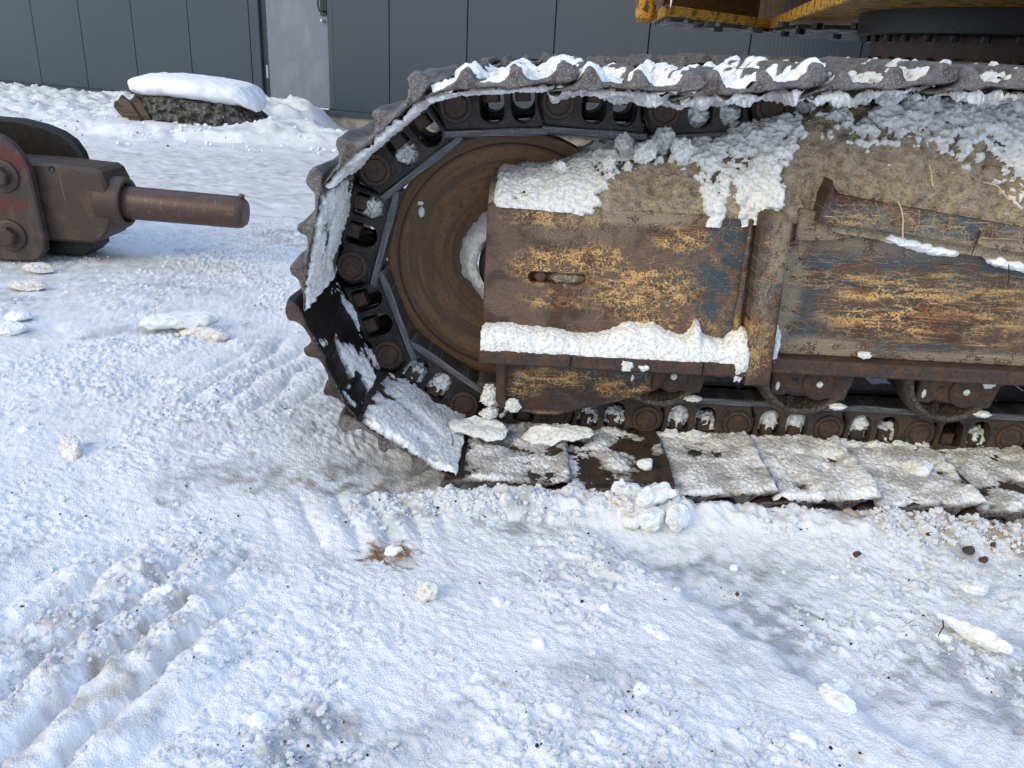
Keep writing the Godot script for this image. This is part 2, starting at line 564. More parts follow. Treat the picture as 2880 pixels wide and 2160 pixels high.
func make_materials():
	# snow grain
	var sg := blend2(g5(nz(11, 0.05, 5)), g5(cell(12, 0.09)), 0.45)
	var snow_bump := gray_tex(320, 320, sg)
	var m := StandardMaterial3D.new()
	m.vertex_color_use_as_albedo = true
	m.roughness = 0.75
	m.metallic_specular = 0.4
	m.uv1_triplanar = true
	m.uv1_world_triplanar = true
	m.uv1_scale = Vector3.ONE * 8.0
	m.heightmap_enabled = true
	m.heightmap_texture = snow_bump
	m.heightmap_scale = 0.24
	var gt := Hide.new(320, 320, Color(0.97, 0.97, 0.97))
	gt.layer(g5(nz(23, 0.3, 2)), 0.62, 0.86, Color(0.74, 0.76, 0.79), 0.6)
	gt.layer(g5(nz(21, 0.10, 4)), 0.50, 0.82, Color(0.82, 0.835, 0.855), 0.6)
	gt.layer(g5(nz(22, 0.05, 4)), 0.62, 0.85, Color(0.88, 0.84, 0.78), 0.5)
	m.albedo_texture = gt.tex()
	M.snow_ground = m
	var sc := Hide.new(320, 320, Color(0.93, 0.93, 0.92))
	sc.layer(g5(nz(13, 0.02, 5)), 0.48, 0.78, Color(0.76, 0.755, 0.74), 0.8)
	sc.layer(g5(nz(14, 0.2, 2)), 0.70, 0.92, Color(0.55, 0.52, 0.47), 0.55)
	var snow_tex := sc.tex()
	M.snow = mat(snow_tex, 0.8, 0.0, 9.0, snow_bump, 0.16)
	M.snow.uv1_world_triplanar = true
	M.snow_clean = mat(null, 0.75, 0.0, 7.0, snow_bump, 0.12, Color(0.94, 0.95, 0.965))
	M.snow_clean.uv1_world_triplanar = true
	var di := Hide.new(320, 320, Color(0.80, 0.80, 0.79))
	di.layer(g5(nz(15, 0.02, 5)), 0.45, 0.75, Color(0.55, 0.53, 0.50), 0.8)
	di.layer(g5(nz(16, 0.25, 2)), 0.55, 0.85, Color(0.93, 0.93, 0.93), 0.8)
	di.layer(g5(nz(17, 0.22, 2)), 0.70, 0.90, Color(0.30, 0.27, 0.24), 0.7)
	M.crumb = mat(null, 0.8, 0.0, 7.0, snow_bump, 0.08, Color(0.915, 0.925, 0.94))
	M.frost = mat(di.tex(), 0.85, 0.0, 5.0, snow_bump, 0.3)
	M.frost.uv1_world_triplanar = true
	var fv := mat(null, 0.8, 0.0, 9.0, snow_bump, 0.18)
	fv.uv1_world_triplanar = true
	fv.vertex_color_use_as_albedo = true
	M.crust = fv
	var ic := Hide.new(256, 256, Color(0.90, 0.91, 0.915))
	ic.layer(grain(256, 256, nz(18, 0.02, 4)), 0.55, 0.8, Color(0.78, 0.73, 0.65), 0.6)
	ic.layer(grain(256, 256, nz(19, 0.15, 2)), 0.75, 0.9, Color(0.55, 0.48, 0.40), 0.6)
	M.ice = mat(ic.tex(), 0.55, 0.0, 8.0, snow_bump, 0.12)
	var ib := Hide.new(256, 256, Color(0.88, 0.87, 0.85))
	ib.layer(grain(256, 256, nz(20, 0.025, 4)), 0.55, 0.8, Color(0.66, 0.52, 0.40), 0.7)
	M.ice_brown = mat(ib.tex(), 0.6, 0.0, 9.0, snow_bump, 0.15)
	# dark steels
	var st := Hide.new(320, 320, Color(0.25, 0.215, 0.19))
	var n1 := g5(nz(31, 0.012, 5))
	var n2 := g5(nz(32, 0.06, 4))
	var n3 := g5(nz(33, 0.25, 2))
	st.layer(n1, 0.5, 0.75, Color(0.33, 0.24, 0.175), 0.8)
	st.layer(n1, 0.42, 0.2, Color(0.13, 0.115, 0.11), 0.7)
	st.layer(n2, 0.6, 0.85, Color(0.38, 0.31, 0.25), 0.6)
	st.layer(n3, 0.62, 0.85, Color(0.34, 0.29, 0.25), 0.5)
	var steel_bump := gray_tex(320, 320, blend2(n2, n3, 0.5))
	M.steel = mat(st.tex(), 0.62, 0.25, 4.0, steel_bump, 0.12)
	M.steel.uv1_world_triplanar = true
	var ru := Hide.new(320, 320, Color(0.265, 0.215, 0.19))
	ru.layer(n1, 0.48, 0.7, Color(0.36, 0.25, 0.18), 0.8)
	ru.layer(n2, 0.55, 0.8, Color(0.19, 0.155, 0.145), 0.8)
	ru.layer(n3, 0.70, 0.9, Color(0.56, 0.46, 0.34), 0.6)
	M.rust = mat(ru.tex(), 0.65, 0.2, 3.0, steel_bump, 0.12)
	M.rust.uv1_world_triplanar = true
	var dk := Hide.new(256, 256, Color(0.085, 0.078, 0.075))
	dk.layer(grain(256, 256, nz(34, 0.03, 4)), 0.5, 0.8, Color(0.15, 0.13, 0.12), 0.8)
	dk.layer(grain(256, 256, nz(35, 0.3, 2)), 0.72, 0.9, Color(0.30, 0.28, 0.27), 0.6)
	M.black_steel = mat(dk.tex(), 0.45, 0.2, 5.0, steel_bump, 0.08)
	M.black_steel.uv1_world_triplanar = true
	var fr := Hide.new(320, 320, Color(0.36, 0.34, 0.33))
	fr.layer(n1, 0.45, 0.7, Color(0.22, 0.185, 0.17), 0.8)
	fr.layer(n2, 0.52, 0.78, Color(0.50, 0.47, 0.45), 0.6)
	fr.layer(n3, 0.58, 0.80, Color(0.66, 0.65, 0.65), 0.6, n1)
	fr.layer(n3, 0.66, 0.86, Color(0.80, 0.80, 0.81), 0.75)
	M.frosted_steel = mat(fr.tex(), 0.6, 0.15, 4.0, steel_bump, 0.15)
	M.frosted_steel.uv1_world_triplanar = true
	var dl := Hide.new(320, 320, Color(0.125, 0.108, 0.10))
	dl.layer(n1, 0.5, 0.75, Color(0.235, 0.18, 0.14), 0.7)
	dl.layer(n1, 0.42, 0.2, Color(0.09, 0.08, 0.078), 0.8)
	dl.layer(n2, 0.62, 0.85, Color(0.34, 0.30, 0.27), 0.5)
	dl.layer(n3, 0.74, 0.9, Color(0.62, 0.60, 0.58), 0.7)
	M.dark_link = mat(dl.tex(), 0.5, 0.25, 4.0, steel_bump, 0.12)
	M.dark_link.uv1_world_triplanar = true
	var rl := Hide.new(320, 320, Color(0.29, 0.255, 0.23))
	rl.layer(n1, 0.45, 0.7, Color(0.40, 0.33, 0.27), 0.7)
	rl.layer(n2, 0.55, 0.8, Color(0.46, 0.44, 0.42), 0.7)
	rl.layer(n2, 0.4, 0.2, Color(0.15, 0.13, 0.12), 0.7)
	M.roller = mat(rl.tex(), 0.45, 0.35, 4.0, steel_bump, 0.1)
	M.roller.uv1_world_triplanar = true
	var sy := Hide.new(320, 320, Color(0.42, 0.41, 0.405))
	sy.layer(n1, 0.45, 0.7, Color(0.30, 0.275, 0.26), 0.7)
	sy.layer(n2, 0.6, 0.8, Color(0.55, 0.54, 0.54), 0.5)
	sy.layer(n3, 0.72, 0.88, Color(0.80, 0.80, 0.81), 0.6)
	M.shoe_gray = mat(sy.tex(), 0.45, 0.3, 4.0, steel_bump, 0.08)
	M.shoe_gray.uv1_world_triplanar = true
	var ra := Hide.new(512, 128, Color(0.33, 0.325, 0.325))
	ra.layer(grain(512, 128, nz(36, 0.05, 4), 16, 1), 0.5, 0.75, Color(0.47, 0.47, 0.475), 0.8)
	ra.layer(grain(512, 128, nz(37, 0.07, 4), 16, 1), 0.52, 0.3, Color(0.27, 0.265, 0.265), 0.8)
	ra.layer(grain(512, 128, nz(38, 0.09, 3), 2, 1), 0.62, 0.85, Color(0.68, 0.69, 0.70), 0.6)
	M.rail = mat(ra.tex(), 0.5, 0.4)
	M.rail.uv1_scale = Vector3(1, 1, 1)
	# idler face: u round, v outward
	var idl := Hide.new(768, 256, Color(0.46, 0.335, 0.215))
	var c1 := grain(768, 256, nz(41, 0.05, 5), 32, 1)
	var c2 := grain(768, 256, nz(42, 0.015, 4), 8, 1)
	var c3 := grain(768, 256, nz(43, 0.02, 4))
	idl.layer(c2, 0.5, 0.80, Color(0.54, 0.40, 0.25), 0.5)
	idl.layer(c2, 0.45, 0.2, Color(0.25, 0.19, 0.15), 0.5)
	idl.layer(c1, 0.55, 0.75, Color(0.53, 0.42, 0.30), 0.3)
	idl.layer(c1, 0.42, 0.25, Color(0.24, 0.18, 0.14), 0.4)
	idl.layer(c3, 0.58, 0.85, Color(0.40, 0.27, 0.15), 0.5)
	idl.layer(grain(768, 256, nz(45, 0.06, 4)), 0.58, 0.8, Color(0.27, 0.21, 0.17), 0.5)
	idl.layer(grain(768, 256, nz(44, 0.3, 2)), 0.74, 0.9, Color(0.55, 0.50, 0.45), 0.6)
	M.idler = mat(idl.tex(), 0.55, 0.2)
	# track frame
	M.yoke = mat(worn(800, 450, 51, [[0.28, 0.42, 0.20, 0.16, 1], [0.25, 0.08, 0.2, 0.07, 0.9], [0.26, 0.66, 0.14, 0.08, 0.75], [0.60, 0.55, 0.22, 0.26, 1], [0.72, 0.82, 0.2, 0.12, 1], [0.45, 0.93, 0.18, 0.06, 0.8], [0.72, 0.18, 0.12, 0.1, 0.9], [0.42, 0.34, 0.12, 0.12, 1]],
		[[0.90, 0.45, 0.14, 0.6, 1], [0.70, 0.30, 0.10, 0.12, 0.6], [0.83, 0.85, 0.16, 0.16, 0.9], [0.62, 0.45, 0.2, 0.2, 0.35]], [[0.55, 0.03, 0.30, 0.09, 1], [0.35, 0.15, 0.25, 0.12, 0.4]], 1), 0.6, 0.1, 0.0)
	bumped(M.yoke, steel_bump, 0.1, Vector3(3, 2, 1))
	M.side = mat(worn(800, 400, 71, [[0.36, 0.62, 0.24, 0.26, 1], [0.66, 0.62, 0.14, 0.3, 0.6], [0.5, 0.45, 0.4, 0.12, 0.5], [0.2, 0.45, 0.2, 0.1, 0.6]],
		[[0.25, 0.40, 0.5, 0.22, 0.9], [0.1, 0.7, 0.14, 0.3, 0.9], [0.4, 0.93, 0.5, 0.08, 0.8], [0.85, 0.33, 0.3, 0.2, 0.95], [0.55, 0.28, 0.4, 0.12, 0.9]], [[0.35, 0.08, 0.6, 0.20, 0.9], [0.02, 0.5, 0.06, 0.7, 1], [0.15, 0.96, 0.2, 0.12, 1], [0.75, 0.97, 0.5, 0.07, 0.9], [0.9, 0.65, 0.2, 0.3, 0.5]], 4, Color(0.34, 0.26, 0.20)), 0.6, 0.1)
	M.guard = mat(worn(512, 256, 91, [[0.40, 0.36, 0.36, 0.16, 0.9], [0.75, 0.50, 0.2, 0.16, 0.9], [0.15, 0.55, 0.14, 0.2, 0.7]], [[0.7, 0.15, 0.5, 0.25, 1], [0.9, 0.3, 0.1, 0.2, 0.9]], [[0.55, 0.97, 0.6, 0.06, 0.8]], 2, Color(0.215, 0.175, 0.16)), 0.55, 0.1)
	M.bar = mat(worn(512, 170, 101, [[0.14, 0.6, 0.12, 0.3, 0.6]], [[0.45, 0.4, 0.5, 0.5, 1]], [[0.65, 0.85, 0.6, 0.24, 1], [0.35, 0.6, 0.3, 0.5, 0.55], [0.9, 0.4, 0.2, 0.6, 0.5]], 2, Color(0.285, 0.235, 0.215)), 0.65, 0.1)
	M.rib = mat(worn(170, 512, 111, [[0.4, 0.75, 0.5, 0.2, 0.8]], [[0.5, 0.35, 0.5, 0.3, 0.9]], [[0.7, 0.15, 0.6, 0.3, 0.8], [0.3, 0.6, 0.5, 0.4, 0.4]], 1, Color(0.30, 0.23, 0.19)), 0.65, 0.1)
	for k in ["side", "guard", "bar", "rib"]: bumped(M[k], steel_bump, 0.1, Vector3(3, 2, 1))
	# mud
	var md := Hide.new(320, 320, Color(0.63, 0.575, 0.49))
	var m1 := g5(nz(61, 0.02, 5))
	var m2 := g5(nz(62, 0.09, 4))
	var m3 := g5(nz(63, 0.03, 4, FastNoiseLite.TYPE_SIMPLEX_SMOOTH, FastNoiseLite.FRACTAL_RIDGED))
	md.layer(m1, 0.5, 0.75, Color(0.69, 0.63, 0.54), 0.8)
	md.layer(m1, 0.42, 0.22, Color(0.51, 0.45, 0.37), 0.8)
	md.layer(m2, 0.42, 0.2, Color(0.40, 0.345, 0.28), 0.5)
	md.layer(m3, 0.84, 0.95, Color(0.30, 0.255, 0.21), 0.6)
	md.layer(g5(nz(64, 0.3, 2)), 0.75, 0.9, Color(0.62, 0.57, 0.49), 0.6)
	M.mud = mat(md.tex(), 0.95, 0.0, 4.0, gray_tex(320, 320, blend2(m2, m3, 0.3)), 0.5)
	M.mud.heightmap_flip_texture = false
	M.mud.uv1_world_triplanar = true
	# yellow upper body
	var ye := Hide.new(320, 320, Color(0.78, 0.57, 0.19))
	ye.layer(n1, 0.48, 0.7, Color(0.30, 0.22, 0.11), 0.85)
	ye.layer(n2, 0.55, 0.75, Color(0.16, 0.125, 0.08), 0.8)
	ye.layer(n3, 0.66, 0.85, Color(0.70, 0.52, 0.22), 0.6)
	M.yellow = mat(ye.tex(), 0.5, 0.05, 3.0, steel_bump, 0.08)
	var yd := Hide.new(320, 320, Color(0.27, 0.185, 0.075))
	yd.layer(n1, 0.45, 0.75, Color(0.17, 0.125, 0.075), 0.8)
	yd.layer(n2, 0.66, 0.85, Color(0.40, 0.28, 0.11), 0.6)
	var g := RandomNumberGenerator.new()
	g.seed = 5
	for i in 60:
		var x := g.randf() * 320
		var y := g.randf() * 320
		var a := g.randf() * TAU
		for k in 14:
			var nx := x + cos(a) * 11
			var ny := y + sin(a) * 11
			yd.line(x, y, nx, ny, Color(0.72, 0.54, 0.20), 0.8, 1)
			x = nx; y = ny; a += g.randf_range(0.05, 0.4) * (1 if i % 2 else -1)
	M.yellow_dark = mat(yd.tex(), 0.4, 0.05, 2.5, steel_bump, 0.05)
	var fb := Hide.new(320, 320, Color(0.09, 0.085, 0.085))
	fb.layer(n1, 0.45, 0.62, Color(0.68, 0.70, 0.73), 0.95)
	fb.layer(n2, 0.55, 0.75, Color(0.07, 0.065, 0.065), 0.85)
	fb.layer(n3, 0.6, 0.85, Color(0.66, 0.68, 0.71), 0.6)
	M.belly = mat(fb.tex(), 0.5, 0.1, 2.0, steel_bump, 0.1)
	M.ring = mat(dk.tex(), 0.5, 0.1, 2.0, steel_bump, 0.1, Color(1.9, 1.9, 2.0))
	M.ring.albedo_color = Color(1, 1, 1)
	# building
	var rb := Image.create(64, 4, false, Image.FORMAT_L8)
	for x in 64:
		var k := 0.5 + 0.5 * cos(TAU * x / 64.0)
		for y in 4: rb.set_pixel(x, y, Color(k, k, k))
	var wl := Hide.new(256, 256, Color(0.215, 0.254, 0.298))
	wl.layer(grain(256, 256, nz(81, 0.02, 4)), 0.45, 0.8, Color(0.235, 0.276, 0.32), 0.6)
	wl.layer(grain(256, 256, nz(82, 0.3, 2)), 0.78, 0.95, Color(0.29, 0.33, 0.365), 0.4)
	M.panel = mat(wl.tex(), 0.36, 0.0)
	M.panel.heightmap_enabled = true
	M.panel.heightmap_texture = ImageTexture.create_from_image(rb)
	M.panel.heightmap_scale = 0.05
	M.panel.uv1_scale = Vector3(34.0, 3.0, 1)
	M.trim = mat(wl.tex(), 0.45, 0.0, 1.0)
	M.trim_dark = mat(null, 0.5, 0.0, 0.0, null, 0.0, Color(0.13, 0.155, 0.19))
	var dr := Hide.new(320, 320, Color(0.42, 0.445, 0.50))
	dr.layer(g5(nz(83, 0.01, 5)), 0.4, 0.75, Color(0.45, 0.475, 0.53), 0.5)
	dr.layer(g5(nz(84, 0.004, 3)), 0.5, 0.85, Color(0.50, 0.515, 0.55), 0.5)
	for i in 26:
		var x := g.randf() * 320
		var y := g.randf_range(0, 280)
		dr.line(x, y, x + g.randf_range(-8, 22), y + g.randf_range(12, 60), Color(0.72, 0.74, 0.78), g.randf_range(0.25, 0.6), 1)
	M.door = mat(dr.tex(), 0.5, 0.0)
	var co := Hide.new(320, 320, Color(0.60, 0.585, 0.55))
	co.layer(g5(nz(85, 0.01, 5)), 0.45, 0.7, Color(0.48, 0.465, 0.43), 0.8)
	co.layer(g5(nz(86, 0.15, 3)), 0.65, 0.85, Color(0.37, 0.355, 0.33), 0.6)
	M.concrete = mat(co.tex(), 0.9, 0.0, 1.5)
	# wood
	var wd := Hide.new(320, 320, Color(0.335, 0.33, 0.325))
	var w1 := g5(nz(87, 0.03, 5))
	wd.layer(w1, 0.5, 0.7, Color(0.48, 0.47, 0.455), 0.9)
	wd.layer(g5(nz(88, 0.02, 5)), 0.48, 0.3, Color(0.11, 0.085, 0.065), 0.9)
	wd.layer(g5(nz(89, 0.2, 3)), 0.6, 0.85, Color(0.58, 0.54, 0.49), 0.5)
	M.bark = mat(wd.tex(), 0.9, 0.0, 1.4, gray_tex(320, 320, w1), 2.0)
	var wg := Hide.new(256, 256, Color(0.36, 0.31, 0.26))
	wg.layer(grain(256, 256, nz(90, 0.06, 4), 8, 1), 0.5, 0.75, Color(0.24, 0.18, 0.135), 0.9)
	M.wood = mat(wg.tex(), 0.9, 0.0, 2.0)
	# hitch paint
	var hp := Hide.new(320, 320, Color(0.245, 0.195, 0.165))
	hp.layer(n1, 0.45, 0.75, Color(0.32, 0.25, 0.205), 0.7)
	hp.layer(n2, 0.62, 0.85, Color(0.20, 0.165, 0.155), 0.7)
	hp.layer(n3, 0.78, 0.92, Color(0.60, 0.58, 0.56), 0.5)
	for i in 12:
		var x := g.randf() * 320
		var y := g.randf() * 320
		hp.line(x, y, x + g.randf_range(-10, 10), y + g.randf_range(10, 60), Color(0.66, 0.66, 0.66), 0.5, 1)
	M.hitch = mat(hp.tex(), 0.5, 0.1, 1.6, steel_bump, 0.08)
	var hr := Hide.new(320, 320, Color(0.245, 0.20, 0.185))
	hr.layer(n1, 0.45, 0.75, Color(0.33, 0.28, 0.26), 0.7)
	hr.layer(n2, 0.30, 0.52, Color(0.36, 0.095, 0.09), 0.9, region(320, 320, [[0.66, 0.33, 0.26, 0.13, 1], [0.62, 0.60, 0.26, 0.07, 0.9]]))
	hr.layer(n3, 0.74, 0.9, Color(0.62, 0.60, 0.58), 0.5)
	M.hitch_red = mat(hr.tex(), 0.5, 0.1, 0.0)
	bumped(M.hitch_red, steel_bump, 0.08, Vector3.ONE)
	var rd := Hide.new(512, 256, Color(0.31, 0.25, 0.225))
	rd.layer(grain(512, 256, nz(92, 0.02, 5)), 0.48, 0.8, Color(0.36, 0.23, 0.18), 0.5)
	rd.layer(grain(512, 256, nz(93, 0.03, 5)), 0.60, 0.85, Color(0.44, 0.40, 0.37), 0.5)
	rd.layer(grain(512, 256, nz(94, 0.25, 2)), 0.70, 0.9, Color(0.62, 0.58, 0.54), 0.5)
	M.rod = mat(rd.tex(), 0.42, 0.35, 3.0, steel_bump, 0.06)
	M.straw = mat(null, 0.7, 0.0, 0.0, null, 0.0, Color(0.80, 0.70, 0.50))
	M.stone = mat(ru.tex(), 0.85, 0.0, 6.0, null, 0.0, Color(1, 1, 1))
	M.twig = mat(null, 0.9, 0.0, 0.0, null, 0.0, Color(0.16, 0.11, 0.09))
	M.chrome = mat(null, 0.3, 0.6, 0.0, null, 0.0, Color(0.75, 0.76, 0.77))
	M.leaf = mat(null, 0.8, 0.0, 0.0, null, 0.0, Color(0.36, 0.13, 0.09))
	M.icicle = mat(null, 0.15, 0.0, 0.0, null, 0.0, Color(0.9, 0.93, 0.96))

func bumped(m: StandardMaterial3D, t: Texture2D, cm: float, _sc: Vector3):
	m.heightmap_enabled = true
	m.heightmap_texture = t
	m.heightmap_scale = cm

# ==================================================================== the snowy ground
var gn := {}
func ground_noise():
	gn.a = nz(201, 1.1, 4)
	gn.b = nz(202, 7.0, 4)
	gn.c = cell(203, 26.0)
	gn.d = cell(204, 70.0)
	gn.e = nz(205, 60.0, 3)
	gn.m = nz(206, 2.3, 3)
	gn.s = nz(207, 9.0, 3)
	gn.w = nz(208, 3.0, 2)
	gn.k = nz(209, 1.6, 3)
	gn.h = nz(211, 110.0, 2)
	gn.f = nz(210, 22.0, 4)

func bump2(x: float, z: float, cx: float, cz: float, rx: float, rz: float) -> float:
	var a := (x - cx) / rx
	var b := (z - cz) / rz
	var q := 1.0 - a * a - b * b
	return 0.0 if q <= 0.0 else q * q * (3.0 - 2.0 * q)

func grooves(t: float, sharp: float) -> float:   # rounded ridges with narrow furrows, period 1, range 0..1
	var f := absf(fposmod(t, 1.0) - 0.5) * 2.0
	return 1.0 - pow(f, sharp)

func ground_h(x: float, z: float) -> float:
	var far := smoothstep(-1.0, -3.0, z)
	var h: float = gn.a.get_noise_2d(x, z) * 0.013 + gn.b.get_noise_2d(x, z) * 0.005
	# turned clumps, more in some places than in others
	var rugged: float = clampf(0.42 + gn.m.get_noise_2d(x, z) * 1.6, 0.05, 1.0)
	if z > -2.6:
		var c: float = -gn.c.get_noise_2d(x, z)
		var d: float = -gn.d.get_noise_2d(x, z)
		h += rugged * (maxf(0.0, c - 0.45) * 0.010 + maxf(0.0, d - 0.45) * 0.012) + gn.e.get_noise_2d(x, z) * 0.0022 + gn.h.get_noise_2d(x, z) * (0.0019 + 0.0028 * rugged) + gn.f.get_noise_2d(x, z) * 0.0034 * rugged
	# tread prints of the tracks
	var wob: float = gn.w.get_noise_2d(x, z) * 0.35
	var r1 := bump2(x, z, -0.52, 0.72, 0.24, 0.36)
	if r1 > 0.0:
		h += r1 * (grooves((x * 0.94 + z * 0.33) / 0.078 + wob + gn.f.get_noise_2d(x, z) * 0.12, 2.6) - 0.45) * 0.028 * clampf(0.95 + gn.s.get_noise_2d(x, z) * 0.9, 0.4, 1.15)
	var r2 := bump2(x, z, -1.0, -0.62, 0.34, 0.38)
	if r2 > 0.0:
		h += r2 * (grooves((x * 0.88 + z * 0.47) / 0.085 + wob + gn.f.get_noise_2d(x, z) * 0.1, 2.2) - 0.5) * 0.016 * clampf(0.95 + gn.s.get_noise_2d(x, z) * 0.9, 0.4, 1.15)
	var r3 := bump2(x, z, -0.62, -0.30, 0.26, 0.34)
	if r3 > 0.0:
		h += r3 * (grooves((x * 0.95 + z * 0.2) / 0.07 + wob, 2.2) - 0.5) * 0.013
	var r4 := bump2(x, z, -0.25, 0.35, 0.2, 0.14)
	if r4 > 0.0:
		h += r4 * (grooves((x * 0.9 - z * 0.4) / 0.05 + wob, 2.0) - 0.5) * 0.012
	# the flattened slab on the right and the step along its edge
	var side: float = (x - 0.275) * 0.768 - (z - 0.52) * 0.641 + gn.s.get_noise_2d(x, z) * 0.022
	var slab := smoothstep(-0.02, 0.03, side) * smoothstep(0.30, 0.42, z) * smoothstep(1.35, 1.1, x)
	h -= slab * 0.022
	h += bump2(x, z, 0.7, -0.75, 1.2, 0.40) * 0.13
	if slab > 0.0:
		h += slab * ((grooves((x * 0.72 + z * 0.69) / 0.03 + wob, 2.0) - 0.5) * 0.004)
	h += bump2(side, 0.0, -0.035, 0.0, 0.05, 1.0) * smoothstep(0.40, 0.52, z) * 0.014 * rugged
	# pressed snow under the near track, heaped along the shoes' ends
	var under := smoothstep(0.268, 0.240, z) * smoothstep(-0.52, -0.40, z) * smoothstep(-0.40, -0.16, x)
	h = lerpf(h, -0.03 + h * 0.3, under)
	h += bump2(x, z, 0.10, 0.288, 0.30, 0.06) * (0.026 + gn.f.get_noise_2d(x, z) * 0.02)
	h += smoothstep(0.2, 0.3, x) * bump2(0.0, z, 0.0, 0.285, 1.0, 0.055) * (0.013 + gn.f.get_noise_2d(x, z) * 0.016)
	h += smoothstep(0.46, 0.6, z) * smoothstep(-0.1, 0.1, x) * smoothstep(0.45, 0.2, x) * 0.012
	# far yard
	if far > 0.0:
		h += far * gn.b.get_noise_2d(x * 0.9, z * 0.9) * 0.010
		var lumpy: float = gn.b.get_noise_2d(x * 0.45 + 9.0, z * 0.45) * 0.07 + gn.f.get_noise_2d(x * 0.3, z * 0.3) * 0.03
		h += smoothstep(-1.9, -3.4, x) * smoothstep(-5.0, -6.3, z) * (0.06 + lumpy)
		var bk := smoothstep(1.0, 0.72, sqrt(pow((x + 2.72) / 1.05, 2.0) + pow((z + 5.35) / 0.62, 2.0)) + gn.b.get_noise_2d(x * 0.3, z * 0.3) * 0.35)
		h += bk * (0.075 + lumpy * 0.12)
		h += bump2(x, z, -1.75, -5.3, 0.75, 0.5) * (0.07 + lumpy * 0.6)
		h += bump2(x, z, -2.38, -6.75, 0.62, 0.6) * (0.17 + lumpy)
		h -= smoothstep(-5.7, -6.7, z) * smoothstep(-2.1, -1.6, x) * 0.22
		h += bump2(x, z, -3.3, -5.9, 0.6, 0.5) * 0.06
	return h

func ground_color(x: float, z: float, h: float) -> Color:
	var c := Vector3(0.84, 0.845, 0.855)
	var n1: float = gn.k.get_noise_2d(x * 2.0, z * 2.0)
	var n2: float = gn.f.get_noise_2d(x + 3.0, z)
	var n3: float = gn.s.get_noise_2d(x - 5.0, z + 2.0)
	var ice := 0.0
	ice = maxf(ice, bump2(x, z, 0.41, 0.555, 0.10, 0.10) * 1.5)
	ice = maxf(ice, bump2(x, z, 0.72, 0.66, 0.24, 0.13) * 1.1)
	ice = maxf(ice, bump2(x, z, -0.20, 0.86, 0.09, 0.08) * 1.7)
	ice = maxf(ice, bump2(x, z, 0.02, 0.33, 0.14, 0.07) * 0.9)
	ice = maxf(ice, bump2(x, z, -0.26, 0.18, 0.2, 0.12) * 0.8)
	ice = maxf(ice, bump2(x, z, -0.42, -0.05, 0.2, 0.2) * 0.45)
	ice = maxf(ice, bump2(x, z, 0.30, 0.93, 0.10, 0.06) * 0.8)
	ice = maxf(ice, bump2(x, z, -0.9, -1.6, 1.5, 0.9) * 0.08)
	ice = maxf(ice, bump2(x, z, 0.34, 0.42, 0.22, 0.07) * 0.7)
	ice = clampf(ice * (0.65 + n2 * 1.9 + n3 * 0.8) , 0.0, 1.0) * 0.7
	ice = maxf(ice, clampf(n1 * 1.1 - 0.28 + n2 * 0.4, 0.0, 0.45))
	c = c.lerp(Vector3(0.27, 0.29, 0.32), ice)
	# sand and dirt
	var dirt := 0.0
	dirt = maxf(dirt, bump2(x, z, 0.92, 0.28, 0.42, 0.09) * 1.3)
	dirt = maxf(dirt, bump2(x, z, -0.188, 0.464, 0.055, 0.045) * 0.9)
	dirt = maxf(dirt, bump2(x, z, -1.55, -0.95, 0.9, 0.5) * 0.25)
	dirt = maxf(dirt, bump2(x, z, -0.75, -1.75, 0.9, 0.5) * 0.3)
	dirt = maxf(dirt, smoothstep(-2.0, -2.6, z) * smoothstep(-4.6, -3.9, z) * 0.34)
	dirt = maxf(dirt, bump2(x, z, -0.53, 0.70, 0.16, 0.3) * 0.45)
	dirt = maxf(dirt, bump2(x, z, -0.35, 0.24, 0.3, 0.1) * 0.5)
	dirt = clampf(dirt * (0.45 + n2 * 1.7 + n3 * 0.9), 0.0, 0.9)
	dirt = maxf(dirt, clampf((n3 * 0.8 + n2 * 0.9 - 0.52) * 1.2, 0.0, 0.5))
	c = c.lerp(Vector3(0.33, 0.255, 0.17), dirt)
	if z > 0.38 and z < 0.56 and x > -0.3 and x < -0.05:
		c = c.lerp(Vector3(0.20, 0.095, 0.035), clampf(bump2(x, z, -0.190, 0.462, 0.075, 0.05) * (gn.e.get_noise_2d(x * 0.5, z) * 5.0 + n2 * 3.0 - 0.25), 0.0, 0.92))
	return Color(c.x, c.y, c.z)

